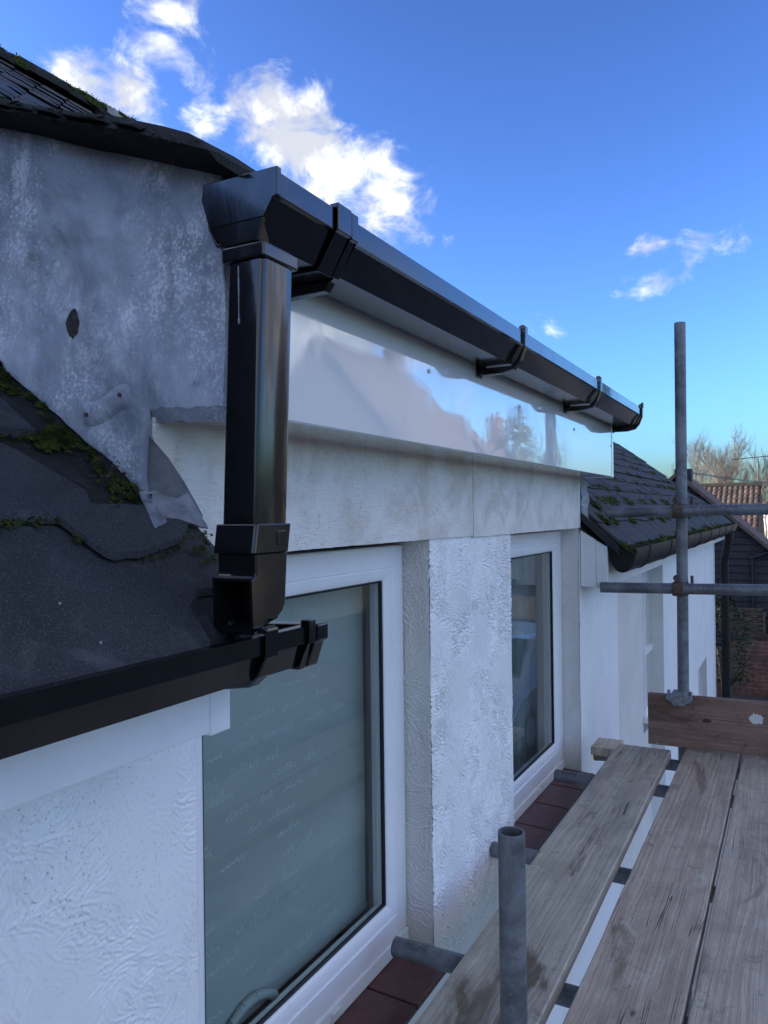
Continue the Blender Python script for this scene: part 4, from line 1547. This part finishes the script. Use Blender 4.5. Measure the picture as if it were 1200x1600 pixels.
m.tube((15.9, .80, -.92), (15.9, .2, -.70), .03, 8)
m.tube((15.9, .76, -.92), (15.9, .76, -2.2), .03, 8)
build('wall_pipe', m, M['dark_wire'], bh)

# red brick garden wall, trellis panel and evergreen
bw = thing('brick_wall', 'red brick garden wall in front of the black house', 'wall', (15, .4, -H))
m = MB()
m.add([(15.0, 2.0, -H), (15.0, -1.2, -H), (15.0, -1.2, -2.12), (15.0, 2.0, -2.42), (15.23, 2.0, -H), (15.23, -1.2, -H), (15.23, -1.2, -2.12), (15.23, 2.0, -2.42)],
      [(0, 1, 2, 3), (4, 7, 6, 5), (0, 4, 5, 1), (3, 2, 6, 7), (0, 3, 7, 4), (1, 5, 6, 2)])
build('brickwork', m, M['brick'], bw)
m = MB()
m.add([(14.98, 2.0, -2.42), (14.98, -1.2, -2.12), (15.25, -1.2, -2.12), (15.25, 2.0, -2.42), (14.98, 2.0, -2.36), (14.98, -1.2, -2.06), (15.25, -1.2, -2.06), (15.25, 2.0, -2.36)],
      [(0, 3, 2, 1), (4, 5, 6, 7), (0, 1, 5, 4), (1, 2, 6, 5), (2, 3, 7, 6), (3, 0, 4, 7)])
build('coping', m, M['brickred'], bw)
tp = thing('trellis_panel', 'woven wooden fence panel standing on the brick wall', 'fence panel', (15.1, .78, -2.3))
m = MB()
for y0, y1, z0, z1 in ((.52, .56, -2.24, -1.76), (1.24, 1.28, -2.30, -1.80), (.52, 1.28, -1.79, -1.755), (.52, 1.28, -2.285, -2.25)):
    m.box(15.08, 15.12, y0, y1, z0, z1)
build('frame', m, M['trim_wood'], tp)
for i in range(11):
    z = -2.235 + i * .041
    m = MB()
    k = 24
    m.grid([[(15.10 + .014 * math.sin(6.283 * j / 8 + (i % 2) * math.pi), .56 + .68 * j / k, zz) for j in range(k + 1)] for zz in (z, z + .030)])
    s_ = build('slat', m, M['trim_wood'], tp)
    s_.modifiers.new('thick', 'SOLIDIFY').thickness = .008

r5 = random.Random(44)
sh = thing('evergreen_shrub', 'dark green glossy evergreen shrub beside the brick wall', 'shrub', (13.3, 1.02, -H))
m = MB()
for k in range(2600):
    a, b_ = r5.uniform(0, 6.283), r5.gauss(0, 1)
    h = r5.random()
    rad = (.36 * math.sin(math.pi * min(1, h * .85 + .15)) ** .6) * r5.uniform(.55, 1.08) * (1 + .25 * math.sin(a * 3 + h * 9))
    c = Vector((13.3 + rad * math.cos(a), 1.02 + rad * math.sin(a), -2.75 + h * 1.42))
    d = Vector((math.cos(a), math.sin(a), r5.uniform(-.6, .6))).normalized()
    e = d.orthogonal().normalized()
    e = (e * math.cos(b_ * 2) + d.cross(e) * math.sin(b_ * 2))
    s = r5.uniform(.03, .055)
    m.add([c - e * s * .32, c + d * s * .6 - e * s * .05, c + e * s * .32, c - d * s * .6], [(0, 1, 2, 3)])
build('foliage', m, M['leaf'], sh)
m = MB()
for k in range(5):
    a = k * 1.26
    m.tube((13.3, 1.02, -H), (13.3 + .15 * math.cos(a), 1.02 + .15 * math.sin(a), -2.2), .02, 6, .01)
build('stem', m, M['bark'], sh)

# ---------------------------------------------------------------- tiled house, bare trees and houses further off
th = thing('tiled_house', 'house with a mottled clay tile roof beyond the black gable', 'house', (28, 1.6, -H))
build('wall', MB().box(26.2, 32, 1.0, 8.0, -H, -1.05), M['brickred'], th)
TX0, TZ0, TZ1 = 26.0, -1.1, .80
m = MB()
m.add([(TX0, 1.08, TZ0), (TX0, 8.1, TZ0), (29.0, 8.1, TZ1), (29.0, 1.08, TZ1), (32.2, 1.08, TZ0), (32.2, 8.1, TZ0)], [(0, 1, 2, 3), (3, 2, 5, 4), (0, 3, 4), (1, 5, 2)])
troof = build('roof', m, M['tile_roof'], th)
tile = MB()
n = 6
tile.grid([[(0 + (.33 if e else 0), .19 * k / n - .02, .035 * math.sin(math.pi * k / n) + (.0 if e else .04)) for k in range(n + 1)] for e in (0, 1)])
tile.add([(0, .19 * k / n - .02, .035 * math.sin(math.pi * k / n) + .04) for k in range(n + 1)] + [(0, .17, -.02), (0, -.02, -.02)], [tuple(range(n + 3))])
tme = bpy.data.meshes.new('roof_tile')
tme.from_pydata(tile.v, [], tile.f)
tme.materials.append(M['pantile'])
sl = math.atan2(TZ1 - TZ0, 3.0)
LTOT = math.hypot(3.0, TZ1 - TZ0)
nrow = int(LTOT / .29)
for i in range(nrow):
    d = i * LTOT / nrow
    for j in range(24):
        o = link('roof_tile', tme, None, (TX0 + d * math.cos(sl), 1.10 + j * .165, TZ0 + d * math.sin(sl) + .01), troof)
        o.rotation_euler.y = -sl
m = MB().tube((29, 1.06, TZ1 + .02), (29, 8.1, TZ1 + .02), .11, 8)
build('ridge', m, M['edge'], troof)


def branch(mb, p, d, L, r, depth, rr):
    n = 3
    q = p
    dd = d.copy()
    for i in range(n):
        dd = (dd + Vector((rr.gauss(0, .10), rr.gauss(0, .10), .05))).normalized()
        e = q + dd * L / n
        mb.tube(q, e, r * (1 - .25 * i / n), 5 if depth > 2 else 3, r * (1 - .25 * (i + 1) / n), caps=False)
        q = e
        if depth > 0:
            for k in range(2 if depth > 1 else 4):
                if rr.random() < (.85 if depth > 1 else .95):
                    a = rr.uniform(0, 6.283)
                    side = dd.orthogonal().normalized()
                    side = (side * math.cos(a) + dd.cross(side) * math.sin(a))
                    nd = (dd * 1.0 + side * rr.uniform(.45, .8) + Vector((0, 0, .25))).normalized()
                    branch(mb, q, nd, L * rr.uniform(.50, .72), r * .52, depth - 1, rr)


def bare_tree(x, y, h, seed, label, stems=3):
    t = thing('bare_tree', label, 'tree', (x, y, -H), 'leafless trees behind the tiled roof')
    rr = random.Random(seed)
    tr, cr = MB(), MB()
    for s in range(stems):
        a = s * 6.283 / stems + rr.random()
        p0 = Vector((x + .2 * math.cos(a), y + .2 * math.sin(a), -H))
        p1 = p0 + Vector((.35 * math.cos(a), .55 * math.sin(a), h * .45))
        tr.tube(p0, p1, .10, 7, .045)
        branch(cr, p1, (p1 - p0).normalized(), h * .285, .034, 4, rr)
    build('trunk', tr, M['bark'], t)
    build('crown', cr, M['bark'], t)


bare_tree(35, 2.35, 6.3, 3, 'leafless twiggy tree rising highest above the tiled roof')
bare_tree(36, 3.6, 5.9, 8, 'leafless tree left of the tallest one, near the black gable', 2)
bare_tree(37, 1.35, 5.3, 15, 'lower leafless tree at the right end of the tiled roof', 2)

# TV aerial and overhead wire
ae = thing('tv_aerial', 'thin television aerial beside the bare trees', 'aerial', (29, 1.15, .8))
m = MB()
m.tube((29, 1.16, TZ1), (29, 1.16, 1.75), .018, 6)
m.tube((29, 1.95, 1.73), (29, .80, 1.80), .013, 6)
build('mast', m, M['dark_wire'], ae)
m = MB()
for i in range(9):
    y = 1.85 - i * .115
    m.tube((28.8, y, 1.735 + .0609 * (1.95 - y)), (29.2, y, 1.735 + .0609 * (1.95 - y)), .006, 4)
build('elements', m, M['dark_wire'], ae)
m = MB()
prev = None
for i in range(31):
    t = i / 30
    p = (16.4 + 30 * t, 2.0 - 6 * t, .78 + 1.2 * t - 2.4 * t * (1 - t) * .8)
    if prev:
        m.tube(prev, p, .012, 5, caps=False)
    prev = p
tag(build('overhead_wire', m, M['dark_wire']), 'overhead wire sagging past the bare trees', 'wire')


M['dark_tile'] = simple('dark_roof_tile', (.06, .05, .048), .85, var=.3, scale=10)


def street_house(name, x0, x1, y0, y1, ez, rz, wall_m, roof_m, label, chim=(), nwin=3, gable=None, cat='house', group=None):
    """gabled house, ridge along X, windows in the front (facing +Y)"""
    h = thing(name, label, cat, ((x0 + x1) / 2, y1, -H), group)
    ym = (y0 + y1) / 2
    build('wall', MB().add([(x0, y0, -H), (x1, y0, -H), (x1, y1, -H), (x0, y1, -H), (x0, y0, ez), (x1, y0, ez), (x1, y1, ez), (x0, y1, ez), (x0, ym, rz - .1), (x1, ym, rz - .1)],
                           [(0, 1, 5, 4), (2, 3, 7, 6), (0, 4, 8, 7, 3), (1, 2, 6, 9, 5), (4, 5, 9, 8), (6, 7, 8, 9)]), wall_m, h)
    k = (rz - ez) / (ym - y0)
    m_ = MB()
    for s in (-1, 1):
        ye = ym + s * ((y1 - y0) / 2 + .35)
        zz = rz - k * ((y1 - y0) / 2 + .35)
        m_.add([(x0 - .2, ym, rz), (x1 + .2, ym, rz), (x1 + .2, ye, zz), (x0 - .2, ye, zz), (x0 - .2, ym, rz + .12), (x1 + .2, ym, rz + .12), (x1 + .2, ye, zz + .12), (x0 - .2, ye, zz + .12)],
               [(0, 1, 2, 3), (4, 7, 6, 5), (0, 4, 5, 1), (3, 2, 6, 7), (0, 3, 7, 4), (1, 5, 6, 2)])
    r_ = build('roof', m_, roof_m, h)
    for cx, ct, cw in chim:
        c = MB()
        c.box(cx - cw / 2, cx + cw / 2, ym - .4, ym + .4, rz - .6, ct)
        c.box(cx - cw / 2 - .06, cx + cw / 2 + .06, ym - .46, ym + .46, ct - .25, ct - .12)
        for o_ in (-.18, .18):
            c.tube((cx, ym + o_, ct), (cx, ym + o_, ct + .35), .11, 10, .09)
        build('chimney', c, M['brickred'], r_)
    for fl in (0, 1):
        zz = -H + .9 + fl * 2.6
        if zz + 1.3 > ez:
            continue
        for i in range(nwin):
            cx = x0 + (x1 - x0) * (i + .5) / nwin
            if fl == 0 and i == nwin // 2:
                build('door', MB().box(cx - .45, cx + .45, y1, y1 + .04, -H, -H + 2.0), M['dark_board'], h)
                continue
            f_ = MB()
            rect = lambda d0, yq: None
            wq = build('window', MB().box(cx - .6, cx + .6, y1, y1 + .05, zz, zz + 1.2), wall_m, h)
            for sx in (-1, 1):
                build('pane', MB().box(cx + sx * .29 - .25, cx + sx * .29 + .25, y1 + .05, y1 + .056, zz + .07, zz + 1.13), M['dark_tile'], wq)
    return h


M['grey_far'] = simple('grey_roughcast', (.065, .066, .07), .85, var=.1, scale=3)  # darkened colour stands in for shade on the mirrored house fronts
street_house('opposite_house', 26.0, 33.6, -19, -12, 3.2, 7.2, M['grey_far'], M['dark_tile'], 'tall grey roughcast house across the road, mirrored in the fascia', ((32.9, 8.0, .8),), 3)
street_house('opposite_house', 34.2, 41.0, -19, -12.3, 2.0, 5.6, M['brickred'], M['dark_tile'], 'brick house across the road next to the grey one', (), 3)
street_house('opposite_house', 42.0, 49.0, -19, -12.6, 1.2, 4.4, M['grey_far'], M['dark_tile'], 'lowest house of the row across the road with a tall chimney', ((47.6, 6.2, .9),), 3)
street_house('added_shading_house', 10.9, 15.6, 8.0, 15.0, 2.2, 5.0, M['brickred'], M['dark_tile'], 'added unseen brick house behind the cottage, shading the black gable', (), 2)  # out of view, added to keep direct sun off the weatherboarded gable
street_house('garage', 18.5, 25.3, -15, -11, -1.2, .1, M['cream'], M['dark_tile'], 'cream single-storey garage across the road', (), 3, cat='garage')
street_house('distant_house', 58, 66, -3.5, 4.2, -.9, 1.3, M['white_far'], M['tile_roof'], 'pale house in the distance at the right edge of the picture', ((64, 2.2, .8),), 3)
for i, (x, y, hh) in enumerate(((54.5, -14, 9.4), (57, -15, 8.0), (37.6, -11.0, 8.6))):
    t = thing('conifer', ('tall dark conifer across the road', 'shorter conifer beside the tall one across the road', 'rounded evergreen between the two houses across the road')[i], 'tree', (x, y, -H))
    build('trunk', MB().tube((x, y, -H), (x, y, -H + hh * .8), .18, 8, .05), M['bark'], t)
    m = MB()
    for k in range(900):
        h_ = r5.random()
        a = r5.uniform(0, 6.283)
        rad = (1 - h_) * hh * .22 * r5.uniform(.4, 1.1) if i < 2 else math.sin(math.pi * min(1, h_ * .9 + .1)) * 1.5 * r5.uniform(.5, 1.05)
        c = Vector((x + rad * math.cos(a), y + rad * math.sin(a), -H + hh * (.15 + .85 * h_)))
        d = Vector((math.cos(a), math.sin(a), -.3)).normalized()
        e = d.cross(Vector((0, 0, 1))).normalized()
        s = r5.uniform(.18, .4)
        m.add([c - e * s * .5, c + d * s, c + e * s * .5 + Vector((0, 0, .08)), c - d * s * .2 + Vector((0, 0, .15))], [(0, 1, 2, 3)])
    build('crown', m, M['leaf'], t)

# parked car, seen mirrored in the second window
car = thing('parked_car', 'silver hatchback parked along the road beyond the scaffold', 'car', (11.2, -2.1, -H))
CX, CYc, CZ = 9.4, -2.1, -H
prof = [(0, .35), (0, .62), (.25, .78), (1.05, .92), (1.65, 1.40), (2.9, 1.46), (3.55, 1.05), (3.85, .98), (3.95, .6), (3.95, .32)]
m = MB()
rows = []
for yy_, sc, dzz in ((-.86, .97, -.04), (-.80, 1.0, 0), (-.6, 1.0, .015), (0, 1.0, .025), (.6, 1.0, .015), (.80, 1.0, 0), (.86, .97, -.04)):
    rows.append([(CX + 1.97 + (x - 1.97) * sc, CYc + yy_ * (1 if z < .95 else .86), CZ + z + (dzz if z > .5 else 0)) for x, z in prof])
m.grid(rows)
for k in (0, -1):
    m.add(rows[k], [tuple(range(len(prof)))])
body = build('body', m, M['car_paint'], car, smooth=35)
for s in (-1, 1):
    m = MB()
    yv = CYc + s * .752
    m.add([(CX + 1.25, yv + s * .03, CZ + .96), (CX + 1.72, yv, CZ + 1.35), (CX + 2.80, yv, CZ + 1.38), (CX + 3.35, yv + s * .03, CZ + .99)], [(0, 1, 2, 3)])
    o = build('side_window', m, M['car_glass'], car)
    for wx in (.75, 3.15):
        q = MB().tube((CX + wx, CYc + s * .70, CZ + .31), (CX + wx, CYc + s * .875, CZ + .31), .31, 20)
        wh = build('wheel', q, M['rubber'], car, bevel=.02)
        build('rim', MB().tube((CX + wx, CYc + s * .872, CZ + .31), (CX + wx, CYc + s * .882, CZ + .31), .19, 14), M['clip'], wh)
for x0, z0, x1, z1 in ((1.10, .96, 1.60, 1.38), (2.98, 1.44, 3.50, 1.09)):
    m = MB()
    m.add([(CX + x0 - (.012 if x0 < 2 else -.012), CYc - .62, CZ + z0 + .03), (CX + x0 - (.012 if x0 < 2 else -.012), CYc + .62, CZ + z0 + .03), (CX + x1 - (.012 if x0 < 2 else -.012), CYc + .56, CZ + z1 + .04), (CX + x1 - (.012 if x0 < 2 else -.012), CYc - .56, CZ + z1 + .04)], [(0, 1, 2, 3)])
    build('windscreen', m, M['car_glass'], car)
for s in (-1, 1):
    build('headlight', MB().tube((CX - .02, CYc + s * .6, CZ + .62), (CX + .06, CYc + s * .6, CZ + .66), .09, 12), M['white_far'], car)
